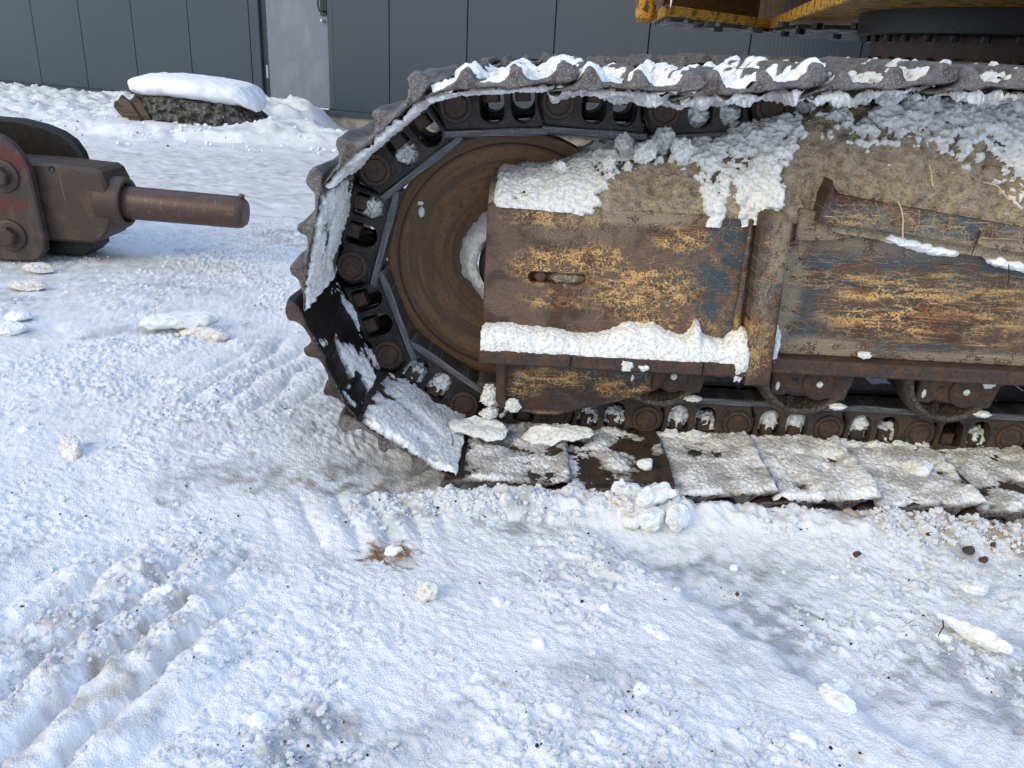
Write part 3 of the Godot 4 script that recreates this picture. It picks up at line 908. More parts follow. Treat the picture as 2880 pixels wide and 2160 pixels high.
func build_ground():
	ground_noise()
	var p := PackedVector3Array()
	var c := PackedColorArray()
	var idx := PackedInt32Array()
	# near sheet
	var xs := PackedFloat32Array()
	var zs := PackedFloat32Array()
	var x := -1.95
	while x < 1.55:
		xs.append(x)
		x += 0.005 if x > -1.2 and x < 1.1 else 0.008
	var z := 1.12
	while z > -2.2:
		zs.append(z)
		z -= 0.0048 if z > 0.1 else (0.007 if z > -0.5 else 0.014)
	var nx := xs.size()
	var nzz := zs.size()
	for j in nzz:
		for i in nx:
			var hh := ground_h(xs[i], zs[j])
			if i == 0 or j == 0 or i == nx - 1 or j == nzz - 1: hh -= 0.05
			p.append(Vector3(xs[i], hh, zs[j]))
			c.append(ground_color(xs[i], zs[j], hh))
	for j in nzz - 1:
		for i in nx - 1:
			var k := j * nx + i
			for t in [k, k + nx, k + 1, k + 1, k + nx, k + nx + 1]: idx.append(t)
	# far sheet, out to the horizon
	var fx := PackedFloat32Array()
	var fz := PackedFloat32Array()
	x = -9.5
	while x < 3.5:
		fx.append(x)
		x += 0.035 if x > -7.0 and x < 0.6 else 0.12
	for k in 9:
		var e := 5.0 * pow(1.55, k)
		fx.append(3.0 + e)
		fx.insert(0, -9.5 - e)
	z = 1.6
	while z > -9.6:
		fz.append(z)
		z -= 0.1 if z > -2.0 else 0.032
	for k in 9:
		fz.append(-9.6 - 5.0 * pow(1.55, k))
		fz.insert(0, 1.6 + 5.0 * pow(1.55, k))
	var o := p.size()
	var mx := fx.size()
	for j in fz.size():
		for i in mx:
			var near := fx[i] > -12 and fx[i] < 5 and fz[j] < 3 and fz[j] > -12
			var hh := ground_h(fx[i], fz[j]) if near else 0.0
			p.append(Vector3(fx[i], hh - 0.004, fz[j]))
			c.append(ground_color(fx[i], fz[j], hh) if near else Color(0.8, 0.815, 0.84))
	for j in fz.size() - 1:
		for i in mx - 1:
			if fx[i] > -1.9 and fx[i + 1] < 1.5 and fz[j] < 1.08 and fz[j + 1] > -2.15: continue
			var k := o + j * mx + i
			for t in [k, k + mx, k + 1, k + 1, k + mx, k + mx + 1]: idx.append(t)
	var m := arrays(p, smooth_normals(p, idx), PackedVector2Array(), c, idx)
	var g := part("snowy_ground", m, M.snow_ground, self)
	g.set_meta("kind", "structure")

# ==================================================================== the building
func build_building():
	var b := thing("metal_clad_building", "long dark grey metal clad building with a grey door, behind the machine", "building", Vector3(-1.69, 0, -7.107))
	b.rotation.y = deg_to_rad(-21.66)
	var seams := [-9.0, -8.2, -7.4, -6.6, -5.85, -5.13, -4.40, -3.66, -2.89, -2.11, -1.315, -1.19]
	var right := [-0.31, 0.33, 1.155, 2.01, 2.86, 3.70, 4.55, 5.4, 6.25, 7.1]
	var ends := []
	for i in seams.size() - 1: ends.append([seams[i], seams[i + 1], 0.085, 6.0])
	ends.append([-1.19, -0.31, 2.12, 6.0])
	for i in right.size() - 1: ends.append([right[i], right[i + 1], 0.085, 6.0])
	for e in ends:
		var s := Soup.new()
		extrude(s, rect(e[0] + 0.004, e[2], e[1] - 0.004, e[3]), [], -0.10, 0.0, 0.004, Rect2(0, 0, 1, 1))
		part("wall_panel", commit(s, 20), M.panel, b)
	var s := Soup.new()
	box(s, Vector3(-9.0, -0.6, -8.0), Vector3(7.1, 5.95, -0.105), 0.0)
	part("wall_core", commit(s), M.trim_dark, b)
	s = Soup.new()
	box(s, Vector3(-9.1, 6.0, -8.1), Vector3(7.2, 6.25, 0.25), 0.01)
	part("roof_edge", commit(s), M.trim, b)
	s = Soup.new()
	box(s, Vector3(-9.0, -0.8, -0.10), Vector3(7.1, 0.045, -0.012), 0.004)
	rough(s, 3, 0.7, 0.004)
	part("concrete_plinth", commit(s), M.concrete, b)
	s = Soup.new()
	extrude(s, pts([0.0, 0.046, 0.032, 0.040, 0.034, 0.068, 0.0, 0.084]), [], -9.0, 7.1, 0.0)
	s.move(Transform3D(Basis(Vector3(0, 0, 1), Vector3(0, 1, 0), Vector3(1, 0, 0)), Vector3.ZERO))
	part("drip_flashing", commit(s, 20), M.trim, b)
	# door
	var d := Node3D.new()
	d.name = "door"
	b.add_child(d)
	s = Soup.new()
	box(s, Vector3(-1.188, 0.088, -0.09), Vector3(-1.125, 2.115, -0.035), 0.003)
	part("jamb", commit(s), M.trim_dark, d)
	s = Soup.new()
	box(s, Vector3(-0.375, 0.088, -0.09), Vector3(-0.312, 2.115, -0.012), 0.003)
	part("jamb", commit(s), M.trim, d)
	s = Soup.new()
	box(s, Vector3(-1.125, 2.05, -0.09), Vector3(-0.375, 2.115, -0.012), 0.003)
	part("door_head", commit(s), M.trim, d)
	s = Soup.new()
	extrude(s, rect(-1.122, 0.092, -0.378, 2.047), [], -0.085, -0.03, 0.004, Rect2(-1.122, 0.05, 0.744, 1.1))
	part("door_leaf", commit(s), M.door, d)
	s = Soup.new()
	box(s, Vector3(-1.145, 0.34, -0.035), Vector3(-1.126, 0.47, -0.012), 0.004)
	part("hinge", commit(s), M.chrome, d)
	s = Soup.new()
	extrude(s, round_rect(-0.462, 0.955, -0.385, 1.28, 0.012), [], -0.03, -0.022, 0.002)
	part("handle_plate", commit(s), M.trim_dark, d)
	s = Soup.new()
	tube(s, [Vector3(-0.395, 1.25, -0.022), Vector3(-0.40, 1.25, 0.03), Vector3(-0.435, 1.22, 0.035), Vector3(-0.445, 1.05, 0.035), Vector3(-0.43, 1.0, 0.035), Vector3(-0.395, 0.995, 0.03), Vector3(-0.392, 0.995, -0.022)], 0.008, 0.008, 8)
	part("handle", commit(s, 60), M.black_steel, d)
	s = Soup.new()
	lathe(s, [Vector2(0.0, 0.02), Vector2(0.014, 0.018), Vector2(0.017, 0.0), Vector2(0.017, -0.03)], 14, Vector3(-0.425, 0.915, 0.0), 0, TAU, true)
	part("lock_cylinder", commit(s), M.chrome, d)
	# frost on the sill
	s = Soup.new()
	for k in 22:
		var x := -1.02 + k * 0.03
		if k == 6 or k == 14: continue
		lump(s, Vector3(x, 0.088, 0.008), Vector3(0.02, 0.007, 0.014), 300 + k, 0, 0.4, 2.0, 1)
	part("sill_frost", commit(s, 80), M.snow_clean, b)

# ==================================================================== stump by the wall
func build_stump():
	var at := Vector3(-2.70, 0.0, -5.55)
	var t := thing("tree_stump", "weathered grey tree stump lying in the snow bank under a thick cap of snow", "tree stump", at)
	var s := Soup.new()
	var n := nz(401, 2.2, 4)
	var n2 := nz(402, 7.0, 3, FastNoiseLite.TYPE_SIMPLEX_SMOOTH, FastNoiseLite.FRACTAL_RIDGED)
	for d in icosphere(5):
		var r := Vector3(0.52, 0.17, 0.34)
		var q := Vector3(signf(d.x) * pow(absf(d.x), 0.8), signf(d.y) * pow(absf(d.y), 0.75), d.z) * r
		q *= 1.0 + 0.22 * n.get_noise_3dv(q * 2.0)
		q += d * (n2.get_noise_3d(q.x * 1.3, q.y * 0.6, q.z * 1.3)) * 0.035
		q.y += 0.155 - q.x * 0.09
		if q.x > 0.3: q.y -= (q.x - 0.3) * 0.35
		s.p.append(q); s.uv.append(Vector2.ZERO)
	part("trunk", commit(s, 55), M.bark, t)
	for k in 3:
		s = Soup.new()
		var w: float = [0.05, 0.035, 0.04][k]
		extrude(s, pts([-w, 0.0, -w * 0.4, -0.02, w, 0.0, w * 0.8, 0.20, w * 0.2, 0.265, -w * 0.9, 0.24]), [], -0.03, 0.03, 0.008)
		rough(s, 410 + k, 9.0, 0.014)
		s.move(Transform3D(Basis(Vector3(0, 0, 1), deg_to_rad([32, 40, 22, 12][k])), Vector3([-0.40, -0.45, -0.33, -0.20][k], [0.03, 0.0, 0.02, 0.03][k], [0.27, 0.20, 0.24, 0.30][k])))
		part("root_shard", commit(s, 25), M.wood, t)
	var c := Soup.new()
	var m := nz(403, 1.6, 3)
	var m2 := nz(404, 9.0, 3)
	for d in icosphere(5):
		var q := Vector3(signf(d.x) * pow(absf(d.x), 0.62) * 0.53, signf(d.y) * pow(absf(d.y), 0.6) * 0.086, signf(d.z) * pow(absf(d.z), 0.8) * 0.38)
		q *= 1.0 + 0.10 * m.get_noise_3dv(q * 1.4)
		q += d * m2.get_noise_3dv(q) * 0.012
		q.y += 0.335 - q.x * 0.06 - q.x * q.x * 0.10
		if q.x > 0.40: q.y -= (q.x - 0.40) * 0.5
		c.p.append(q); c.uv.append(Vector2.ZERO)
	var cap := part("snow_blanket", commit(c, 80), M.snow_clean, self)
	cap.position = at
	tag(cap, "thick smooth white snow cap lying on top of the tree stump", "snow")

# ==================================================================== the excavator
const PINS := [[1.607, 0.060], [1.417, 0.060], [1.227, 0.060], [1.037, 0.059], [0.847, 0.058], [0.657, 0.058], [0.467, 0.058], [0.277, 0.058], [0.087, 0.058], [-0.105, 0.068], [-0.264, 0.170], [-0.333, 0.351], [-0.285, 0.538], [-0.136, 0.660], [0.050, 0.676], [0.243, 0.672], [0.436, 0.688], [0.625, 0.702], [0.815, 0.706], [1.005, 0.706], [1.195, 0.704], [1.385, 0.702], [1.575, 0.70]]
const HALF := 0.30
const MID := -0.09

const SHOE_IN := [[-0.024, 0.030], [-0.004, 0.033], [0.03, 0.036], [0.17, 0.036], [0.196, 0.039], [0.209, 0.046], [0.212, 0.055]]
const SHOE_OUT := [[-0.024, 0.034], [-0.018, 0.037], [0.0, 0.0405], [0.015, 0.0445], [0.022, 0.049], [0.028, 0.058], [0.032, 0.068], [0.036, 0.0735], [0.042, 0.0745], [0.047, 0.071], [0.051, 0.060], [0.057, 0.050], [0.064, 0.0462], [0.077, 0.0455], [0.090, 0.0462], [0.097, 0.050], [0.103, 0.060], [0.107, 0.071], [0.112, 0.0745], [0.118, 0.0735], [0.122, 0.068], [0.126, 0.058], [0.132, 0.0495], [0.139, 0.0462], [0.150, 0.0455], [0.163, 0.0465], [0.172, 0.051], [0.179, 0.060], [0.184, 0.070], [0.190, 0.0745], [0.198, 0.0742], [0.205, 0.070], [0.210, 0.063], [0.212, 0.057]]

func shoe_mesh(sd: int, ends := false) -> ArrayMesh:
	var s := Soup.new()
	var n := 92
	var g := RandomNumberGenerator.new()
	g.seed = sd
	var worn_by := [g.randf_range(0.75, 1.0), g.randf_range(0.75, 1.0), g.randf_range(0.75, 1.0)]
	var zs := [0.335, 0.333, 0.327, 0.31, 0.25, 0.17, 0.1, 0.0, -0.1, -0.2, -0.275, -0.296, -0.30]
	var ins := [0.0045, 0.002, 0.0, 0, 0, 0, 0, 0, 0, 0, 0, 0.002, 0.0045]
	var top := []
	var bot := []
	for k in zs.size():
		var t := PackedVector3Array()
		var b := PackedVector3Array()
		for i in n + 1:
			var x := lerpf(-0.024, 0.212, i / float(n))
			var yo := lut(SHOE_OUT, x)
			var yi := lut(SHOE_IN, x)
			var w: float = worn_by[0 if x < 0.077 else (1 if x < 0.15 else 2)]
			if yo > 0.047: yo = 0.047 + (yo - 0.047) * w
			var d: float = minf(ins[k], (yo - yi) * 0.4)
			t.append(Vector3(x, yo - d, zs[k]))
			b.append(Vector3(x, yi + d, zs[k]))
		top.append(t)
		bot.append(b)
	for k in zs.size() - 1:
		for i in n:
			s.quad(top[k + 1][i], top[k][i], top[k][i + 1], top[k + 1][i + 1])
			s.quad(bot[k][i], bot[k + 1][i], bot[k + 1][i + 1], bot[k][i + 1])
		s.quad(bot[k + 1][0], bot[k][0], top[k][0], top[k + 1][0])
		s.quad(bot[k][n], bot[k + 1][n], top[k + 1][n], top[k][n])
	var e := zs.size() - 1
	if ends:
		s = Soup.new()
		for i in n:
			s.quad(bot[0][i], bot[0][i + 1], top[0][i + 1], top[0][i])
			s.quad(top[1][i], top[0][i], top[0][i + 1], top[1][i + 1])
			s.quad(bot[0][i], bot[1][i], bot[1][i + 1], bot[0][i + 1])
		rough(s, sd, 12.0, 0.006)
		rough(s, sd + 50, 60.0, 0.0024)
		s.move(Transform3D(Basis.IDENTITY, Vector3(0, 0, 0.0006)))
		return commit(s, 50)
	for i in n:
		s.quad(bot[e][i + 1], bot[e][i], top[e][i], top[e][i + 1])
	rough(s, sd, 12.0, 0.006)
	rough(s, sd + 50, 60.0, 0.0024)
	return commit(s, 50)

func arc(c: Vector2, r: float, a0: float, a1: float, n: int) -> Array:
	var o := []
	for i in n + 1:
		var a := deg_to_rad(lerpf(a0, a1, float(i) / n))
		o.append(c.x + cos(a) * r); o.append(c.y + sin(a) * r)
	return o

func window_hole(cx: float) -> PackedVector2Array:
	return pts(arc(Vector2(cx, -0.012), 0.0225, 180, 360, 8) + [cx + 0.0225, 0.018] + arc(Vector2(cx + 0.0155, 0.018), 0.007, 0, 90, 2) + arc(Vector2(cx - 0.0155, 0.018), 0.007, 90, 180, 2))

# local axes: x along the chain, y outward, z towards the viewer
func link_meshes() -> Dictionary:
	var d := {}
	var s := Soup.new()
	var near := pts([-0.022, -0.050] + [0.158, -0.050, 0.165, -0.040, 0.156, -0.02, 0.1515, 0.0, 0.153, 0.018, 0.158, 0.036] + [0.045, 0.036, 0.030, 0.026] + arc(Vector2(0, 0), 0.036, 50, 215, 14))
	extrude(s, near, [window_hole(0.066), window_hole(0.1225)], -0.030, 0.0, 0.004)
	var rear := pts([0.05, -0.05, 0.190, -0.046] + arc(Vector2(0.19, 0), 0.032, -60, 70, 9) + [0.175, 0.034, 0.05, 0.034])
	extrude(s, rear, [window_hole(0.066), window_hole(0.1225)], -0.066, -0.036, 0.003)
	rough(s, 77, 20.0, 0.002)
	d.body = commit(s, 35)
	s = Soup.new()
	lathe(s, [Vector2(0.0, 0.0035), Vector2(0.0195, 0.0035), Vector2(0.021, 0.001), Vector2(0.0225, 0.001), Vector2(0.0235, 0.004), Vector2(0.029, 0.0035), Vector2(0.031, 0.0), Vector2(0.031, -0.02)], 26, Vector3.ZERO, 0, TAU, true)
	d.pin = commit(s, 30)
	s = Soup.new()
	var prof := [[-0.026, 0.004], [-0.018, 0.006], [0.0, 0.006], [0.05, 0.0045], [0.11, 0.0045], [0.150, 0.006], [0.163, 0.008], [0.168, 0.004]]
	for i in prof.size() - 1:
		var a: Array = prof[i]
		var b: Array = prof[i + 1]
		var ring := [Vector2(-0.040, 0.0), Vector2(-0.043, 1.0), Vector2(-0.053, 1.0), Vector2(-0.057, 0.4), Vector2(-0.057, -6.5), Vector2(-0.040, -6.5)]
		for k in ring.size():
			var m: Vector2 = ring[k]
			var n: Vector2 = ring[(k + 1) % ring.size()]
			var A := Vector3(a[0], m.x, m.y * a[1])
			var B := Vector3(b[0], m.x, m.y * b[1])
			var C := Vector3(b[0], n.x, n.y * b[1])
			var D := Vector3(a[0], n.x, n.y * a[1])
			if m.y < -1.0: A.z = -0.052; B.z = -0.052
			if n.y < -1.0: C.z = -0.052; D.z = -0.052
			s.quad(A, D, C, B, Vector2(a[0] * 5, m.x * 40), Vector2(a[0] * 5, n.x * 40), Vector2(b[0] * 5, n.x * 40), Vector2(b[0] * 5, m.x * 40))
	rough(s, 78, 30.0, 0.003)
	d.rail = commit(s, 50)
	s = Soup.new()
	box(s, Vector3(-0.014, 0.003, -0.052), Vector3(0.014, 0.030, -0.010), 0.003)
	d.nut = commit(s, 30)
	return d

func crust(sd: int, thick: float, z0: float, bare: float, dirty: float, lo: float, hi: float, grade := 0.0) -> ArrayMesh:
	var n := nz(sd, 9.0, 5)
	var n2 := nz(sd + 1, 80.0, 3)
	var n3 := nz(sd + 2, 12.0, 4)
	var n4 := nz(sd + 4, 150.0, 2)
	return sheet(84, 84,
		func(u, v): return Vector3(lerpf(-0.024, 0.176, u), 0.0375 - 0.0065 * smoothstep(0.24, 0.0, u), lerpf(z0, 0.3385, v)),
		func(u, v, b):
			var q := Vector2(b.x, b.z)
			var e: float = minf(minf(u * 26.0, (1.0 - u) * 13.0), (1.0 - v) * (11.0 if bare > 0.04 and bare < 0.06 else 20.0)) + n3.get_noise_2dv(q * 2.0) * 0.7
			var k: float = (lerpf(lo, hi, v) + n.get_noise_2dv(q) * 1.5 - bare + (u - 0.5) * grade) * clampf(e + 0.15, 0.0, 1.0)
			return clampf(k, -0.3, 1.0) * thick + n2.get_noise_2dv(q) * 0.0035 + n4.get_noise_2dv(q) * 0.0016 - 0.001,
		func(u, v, b, h):
			var t: float = clampf(0.5 + n3.get_noise_2d(b.x, b.z) * 1.3, 0.0, 1.0)
			var f: float = n4.get_noise_2d(b.x + 3.0, b.z)
			var c := Vector3(0.82, 0.82, 0.82).lerp(Vector3(0.36, 0.35, 0.33), clampf(t * dirty * 1.35 - 0.12 + f * dirty * 1.2 + clampf(0.004 - h, 0.0, 0.006) * 110.0 * dirty, 0.0, 0.92))
			c = c.lerp(Vector3(0.10, 0.085, 0.075), smoothstep(0.0045, 0.0004, h + f * 0.0012) * 0.85)
			return Color(c.x, c.y, c.z))

func build_excavator():
	var ex := thing("tracked_excavator", "worn yellow tracked excavator with snow packed on its track", "excavator")
	var shoes := [shoe_mesh(501), shoe_mesh(502), shoe_mesh(503)]
	var ends := [shoe_mesh(501, true), shoe_mesh(502, true), shoe_mesh(503, true)]
	var lk := link_meshes()
	for side in 2:
		var off := Vector3(0, 0, 0 if side == 0 else -1.9)
		for i in PINS.size() - 1:
			var a := Vector3(PINS[i][0], PINS[i][1], 0)
			var b := Vector3(PINS[i + 1][0], PINS[i + 1][1], 0)
			var t := (b - a).normalized()
			var n := Vector3(-t.y, t.x, 0)
			var x := Transform3D(Basis(t, n, Vector3(0, 0, 1)), a + off)
			if side == 1 and (i < 5 or i > 19): continue
			var sh := part("track_shoe", shoes[i % 3], M.shoe_gray if i >= 11 else (M.black_steel if i == 10 else M.steel), ex)
			var tip: float = deg_to_rad([-4.0, -4.5, -4.0, -4.6, -4.4, -4.0, -4.6, -3.5, -3.0, 0.0, -1.5, -1.5, -1.5, -1.0, -1.5, -1.5, -1.5, -1.5, -1.5, -1.5, -1.5, -1.5][i])
			sh.transform = x * Transform3D(Basis.IDENTITY, Vector3(0.095, 0, 0)) * Transform3D(Basis(Vector3(0, 0, 1), -tip), Vector3.ZERO) * Transform3D(Basis.IDENTITY, Vector3(-0.095, 0, MID))
			part("shoe_end", ends[i % 3], M.frosted_steel if i != 10 else M.steel, sh)
			var l := part("track_link", lk.body, M.dark_link if i >= 9 and i < 18 else M.steel, ex)
			l.transform = x
			part("rail_edge", lk.rail, M.rail, l)
			var l2 := part("track_link", lk.body, M.black_steel, ex)
			l2.transform = x * Transform3D(Basis.IDENTITY.scaled(Vector3(1, 1, -1)), Vector3(0, 0.016, -0.155))
			if side == 1: continue
			part("link_pin", lk.pin, M.rust, l)
			for cx in [0.066, 0.1225]: part("shoe_nut", lk.nut, M.rust, l).position = Vector3(cx, 0, 0)
			shoe_snow(sh, l, i)
	build_idler(ex)
	build_frame(ex)
	build_rollers(ex)
	build_upper(ex)

func shoe_snow(sh: Node3D, l: Node3D, i: int):
	var m: ArrayMesh
	if i <= 8:      # bottom run: thickness, bare share, dirt, slope across
		var k: Array = [[0.016, 0.25, 0.6, 0.0], [0.016, 0.25, 0.6, 0.0], [0.016, 0.2, 0.6, 0.0], [0.011, -0.05, 1.15, 0.0], [0.011, -0.30, 0.85, 0.3], [0.016, -0.42, 0.60, 0.4], [0.010, -0.34, 0.90, 0.2], [0.014, 0.50, 0.9, 1.4], [0.010, -0.18, 1.7, 0.0]][i]
		m = crust(520 + i * 7, k[0], 0.085, k[1], k[2], 0.75, 0.5, k[3])
	elif i == 9:    # lifting off
		m = crust(590, 0.014, 0.085, -0.42, 0.45, 0.7, 0.5, -0.75)
	elif i == 10:
		m = crust(598, 0.014, 0.085, 0.75, 0.3, 0.95, 0.25, -0.6)
	elif i == 11:
		m = crust(601, 0.009, 0.085, -0.25, 0.38, 0.6, 0.75)
	elif i <= 13:
		m = crust(610 + i, 0.010, 0.085, -0.25, 0.38, 0.6, 0.75)
	else:
		m = crust(640 + i, 0.024 if i < 18 else 0.034, 0.10, 0.05, 1.1 if i < 18 else 0.55, 0.1, 0.6)
	part("snow_crust", m, M.crust, sh)
	if i >= 13:     # snow lying between the grousers
		var n := nz(700 + i, 14.0, 5)
		var n2 := nz(701 + i, 70.0, 3)
		var amount: float = lut([[13, 0.20], [14, 0.32], [15, 0.40], [16, 0.18], [17, -0.05], [18, -0.2], [19, -0.3], [22, -0.2]], i)
		var top := sheet(90, 50,
			func(u, v):
				var x := lerpf(-0.012, 0.206, u)
				var y := 0.0
				for q in 5: y += lut(SHOE_OUT, x + (q - 2) * 0.006) / 5.0
				return Vector3(x, y - 0.001, lerpf(0.331, -0.28, v)),
			func(u, v, b):
				var k: float = amount - 0.62 + n.get_noise_2d(b.x, b.z) * 2.0 + (0.066 - b.y) * 18.0
				return clampf(k, -0.35, 0.9) * 0.013 + n2.get_noise_2d(b.x, b.z) * 0.003 - (0.012 if v < 0.02 else 0.0),
			null)
		part("snow_cover", top, M.frost if i > 15 else M.snow, sh)
	# snow pressed into the link windows
	var fill: Dictionary = {15: [1, 1], 16: [2, 2], 17: [0, 1], 7: [1, 1], 6: [1, 2], 5: [2, 2], 4: [1, 2], 3: [1, 0], 8: [0, 1], 9: [2, 1], 12: [1, 0], 11: [0, 1], 2: [1, 1]}
	if fill.has(i):
		for k in 2:
			if fill[i][k] == 0: continue
			var s := Soup.new()
			var cx: float = [0.066, 0.1225][k]
			if fill[i][k] == 2:
				lump(s, Vector3(cx, -0.004, -0.034), Vector3(0.026, 0.034, 0.026), 800 + i * 3 + k, 0, 0.4, 2.2, 3)
			else:
				lump(s, Vector3(cx - 0.006, -0.014 if i > 10 else 0.014, -0.036), Vector3(0.027, 0.022, 0.024), 800 + i * 3 + k, 0, 0.6, 2.2, 3)
			rough(s, 3 + i, 90.0, 0.004)
			part("packed_snow", commit(s, 80), M.snow, l)
	if i in [4, 5, 6]:
		var s := Soup.new()
		for k in 7:
			lump(s, Vector3(0.01 + 0.025 * k, 0.036, 0.004), Vector3(0.022, 0.008 + 0.010 * ((k * 7 + i * 3) % 5) / 4.0, 0.014), 850 + i * 9 + k, 0, 0.4, 1.8, 2)
		rough(s, 4 + i, 90.0, 0.004)
		part("packed_snow", commit(s, 80), M.snow, l)

func build_idler(ex: Node3D):
	var c := Vector3(-0.022, 0.366, 0)
	var s := Soup.new()
	lathe(s, [Vector2(0.09, -0.088), Vector2(0.12, -0.082), Vector2(0.19, -0.066), Vector2(0.226, -0.062), Vector2(0.230, -0.057), Vector2(0.245, -0.055), Vector2(0.251, -0.058), Vector2(0.252, -0.07), Vector2(0.249, -0.080), Vector2(0.249, -0.11), Vector2(0.252, -0.12), Vector2(0.251, -0.126), Vector2(0.2, -0.165), Vector2(0.09, -0.12)], 110, c, 0, TAU, true)
	var w := part("idler_wheel", commit(s, 35), M.idler, ex)
	s = Soup.new()
	lathe(s, [Vector2(0.0, 0.0), Vector2(0.058, 0.0), Vector2(0.063, -0.006), Vector2(0.064, -0.08)], 40, c, 0, TAU, true)
	part("idler_hub", commit(s), M.black_steel, w)
	s = Soup.new()
	lathe(s, [Vector2(0.064, -0.030), Vector2(0.071, -0.024), Vector2(0.084, -0.028), Vector2(0.094, -0.050), Vector2(0.105, -0.088)], 90, c, 0, TAU, true)
	rough(s, 66, 30.0, 0.009)
	rough(s, 67, 110.0, 0.004)
	part("snow_ring", commit(s, 80), M.snow, w)
	s = Soup.new()
	lump(s, Vector3(-0.205, 0.452, -0.062), Vector3(0.006, 0.010, 0.004), 5, 0, 0.5, 1.5, 2)
	lump(s, Vector3(-0.207, 0.470, -0.062), Vector3(0.006, 0.004, 0.003), 6, 0, 0.5, 1.5, 2)
	part("snow_fleck", commit(s, 80), M.snow, w)

func build_frame(ex: Node3D):
	# front yoke plate with its slot
	var s := Soup.new()
	var slot := round_rect(0.012, 0.364, 0.120, 0.386, 0.0105, 5)
	var yk := pts([-0.069, 0.244, 0.426, 0.244, 0.426, 0.503, 0.10, 0.506, -0.060, 0.506, -0.067, 0.500])
	extrude(s, yk, [slot], 0.070, 0.100, 0.0022, Rect2(-0.069, 0.244, 0.495, 0.262))
	var fr := part("yoke_plate", commit(s, 30), M.yoke, ex)
	s = Soup.new()
	box(s, Vector3(0.0, 0.35, 0.060), Vector3(0.13, 0.40, 0.074), 0.0)
	rough(s, 5, 30.0, 0.002)
	part("slot_mud", commit(s), M.mud, fr)
	s = Soup.new()
	lathe(s, [Vector2(0.0, 0.095), Vector2(0.009, 0.094), Vector2(0.0115, 0.09), Vector2(0.0115, 0.065)], 18, Vector3(0.035, 0.375, 0), 0, TAU, true)
	box(s, Vector3(0.018, 0.3655, 0.066), Vector3(0.05, 0.3845, 0.085), 0.004)
	part("slot_stud", commit(s), M.stone, fr)
	s = Soup.new()
	lump(s, Vector3(0.085, 0.372, 0.078), Vector3(0.036, 0.010, 0.012), 9, 0, 0.4, 3.0, 3)
	rough(s, 6, 120.0, 0.004)
	part("slot_mud", commit(s, 80), M.mud, fr)
	# lower ledge of the yoke
	s = Soup.new()
	box(s, Vector3(-0.070, 0.217, 0.02), Vector3(0.10, 0.2435, 0.148), 0.003)
	part("yoke_ledge", commit(s), M.rust, ex)
	s = Soup.new()
	box(s, Vector3(0.1015, 0.2165, 0.02), Vector3(0.345, 0.2435, 0.148), 0.003)
	part("yoke_ledge", commit(s), M.rust, ex)
	s = Soup.new()
	box(s, Vector3(0.3465, 0.2165, 0.02), Vector3(0.424, 0.2435, 0.147), 0.003)
	part("yoke_ledge", commit(s), M.rust, ex)
	# rib between the yoke and the main frame
	s = Soup.new()
	extrude(s, pts([0.428, 0.200, 0.474, 0.200, 0.470, 0.30, 0.464, 0.505, 0.455, 0.520, 0.418, 0.525, 0.410, 0.515, 0.420, 0.30]), [], 0.03, 0.146, 0.005, Rect2(0.41, 0.2, 0.064, 0.325))
	part("frame_rib", commit(s, 30), M.rib, ex)
	s = Soup.new()
	extrude(s, pts([0.400, 0.246, 0.414, 0.246, 0.407, 0.503, 0.398, 0.503]), [], 0.09, 0.112, 0.004, Rect2(0.39, 0.2, 0.064, 0.325))
	part("weld_seam", commit(s, 40), M.rib, ex)
	# main side plate with its lower lip
	s = Soup.new()
	extrude(s, pts([0.472, 0.247, 1.62, 0.247, 1.62, 0.47, 0.90, 0.475, 0.56, 0.510, 0.466, 0.515]), [], 0.05, 0.088, 0.003, Rect2(0.472, 0.247, 0.62, 0.268))
	part("side_plate", commit(s), M.side, ex)
	s = Soup.new()
	box(s, Vector3(0.478, 0.2185, 0.02), Vector3(1.62, 0.2468, 0.118), 0.003)
	part("frame_lip", commit(s), M.rust, ex)
	s = Soup.new()
	extrude(s, pts([0.486, 0.468, 0.545, 0.470, 0.60, 0.482, 0.70, 0.474, 0.95, 0.44, 1.3, 0.40, 1.3, 0.44, 0.92, 0.487, 0.53, 0.520, 0.486, 0.525]), [], 0.085, 0.104, 0.002, Rect2(0.472, 0.247, 0.62, 0.268))
	part("upper_strip", commit(s), M.side, ex)
	# sloping bar over the mud
	s = Soup.new()
	extrude(s, pts([0.512, 0.507, 0.881, 0.470, 1.40, 0.405, 1.40, 0.452, 0.869, 0.516, 0.533, 0.556, 0.524, 0.580]), [], 0.06, 0.132, 0.004, Rect2(0.512, 0.455, 0.42, 0.11))
	part("sloping_bar", commit(s), M.bar, ex)
	# core of the frame and its far side
	s = Soup.new()
	box(s, Vector3(0.30, 0.240, -0.24), Vector3(1.62, 0.50, 0.048), 0.0)
	box(s, Vector3(-0.06, 0.225, -0.30), Vector3(0.32, 0.50, -0.27), 0.0)
	part("frame_core", commit(s), M.black_steel, ex)
	# guard hanging under the yoke
	s = Soup.new()
	extrude(s, pts([-0.036, 0.2105, -0.034, 0.112, -0.022, 0.096, 0.010, 0.085, 0.047, 0.079, 0.085, 0.0805, 0.112, 0.087, 0.140, 0.098, 0.166, 0.104, 0.200, 0.113, 0.229, 0.123, 0.262, 0.136, 0.286, 0.150, 0.297, 0.172, 0.297, 0.2105]), [], 0.028, 0.058, 0.004, Rect2(-0.036, 0.079, 0.333, 0.132))
	var gd := part("guard_plate", commit(s, 35), M.guard, ex)
	s = Soup.new()
	extrude(s, pts([-0.040, 0.2105, -0.038, 0.112, -0.026, 0.094, -0.018, 0.099, -0.020, 0.2105]), [], 0.058, 0.074, 0.003)
	part("guard_edge", commit(s), M.rust, gd)
	s = Soup.new()
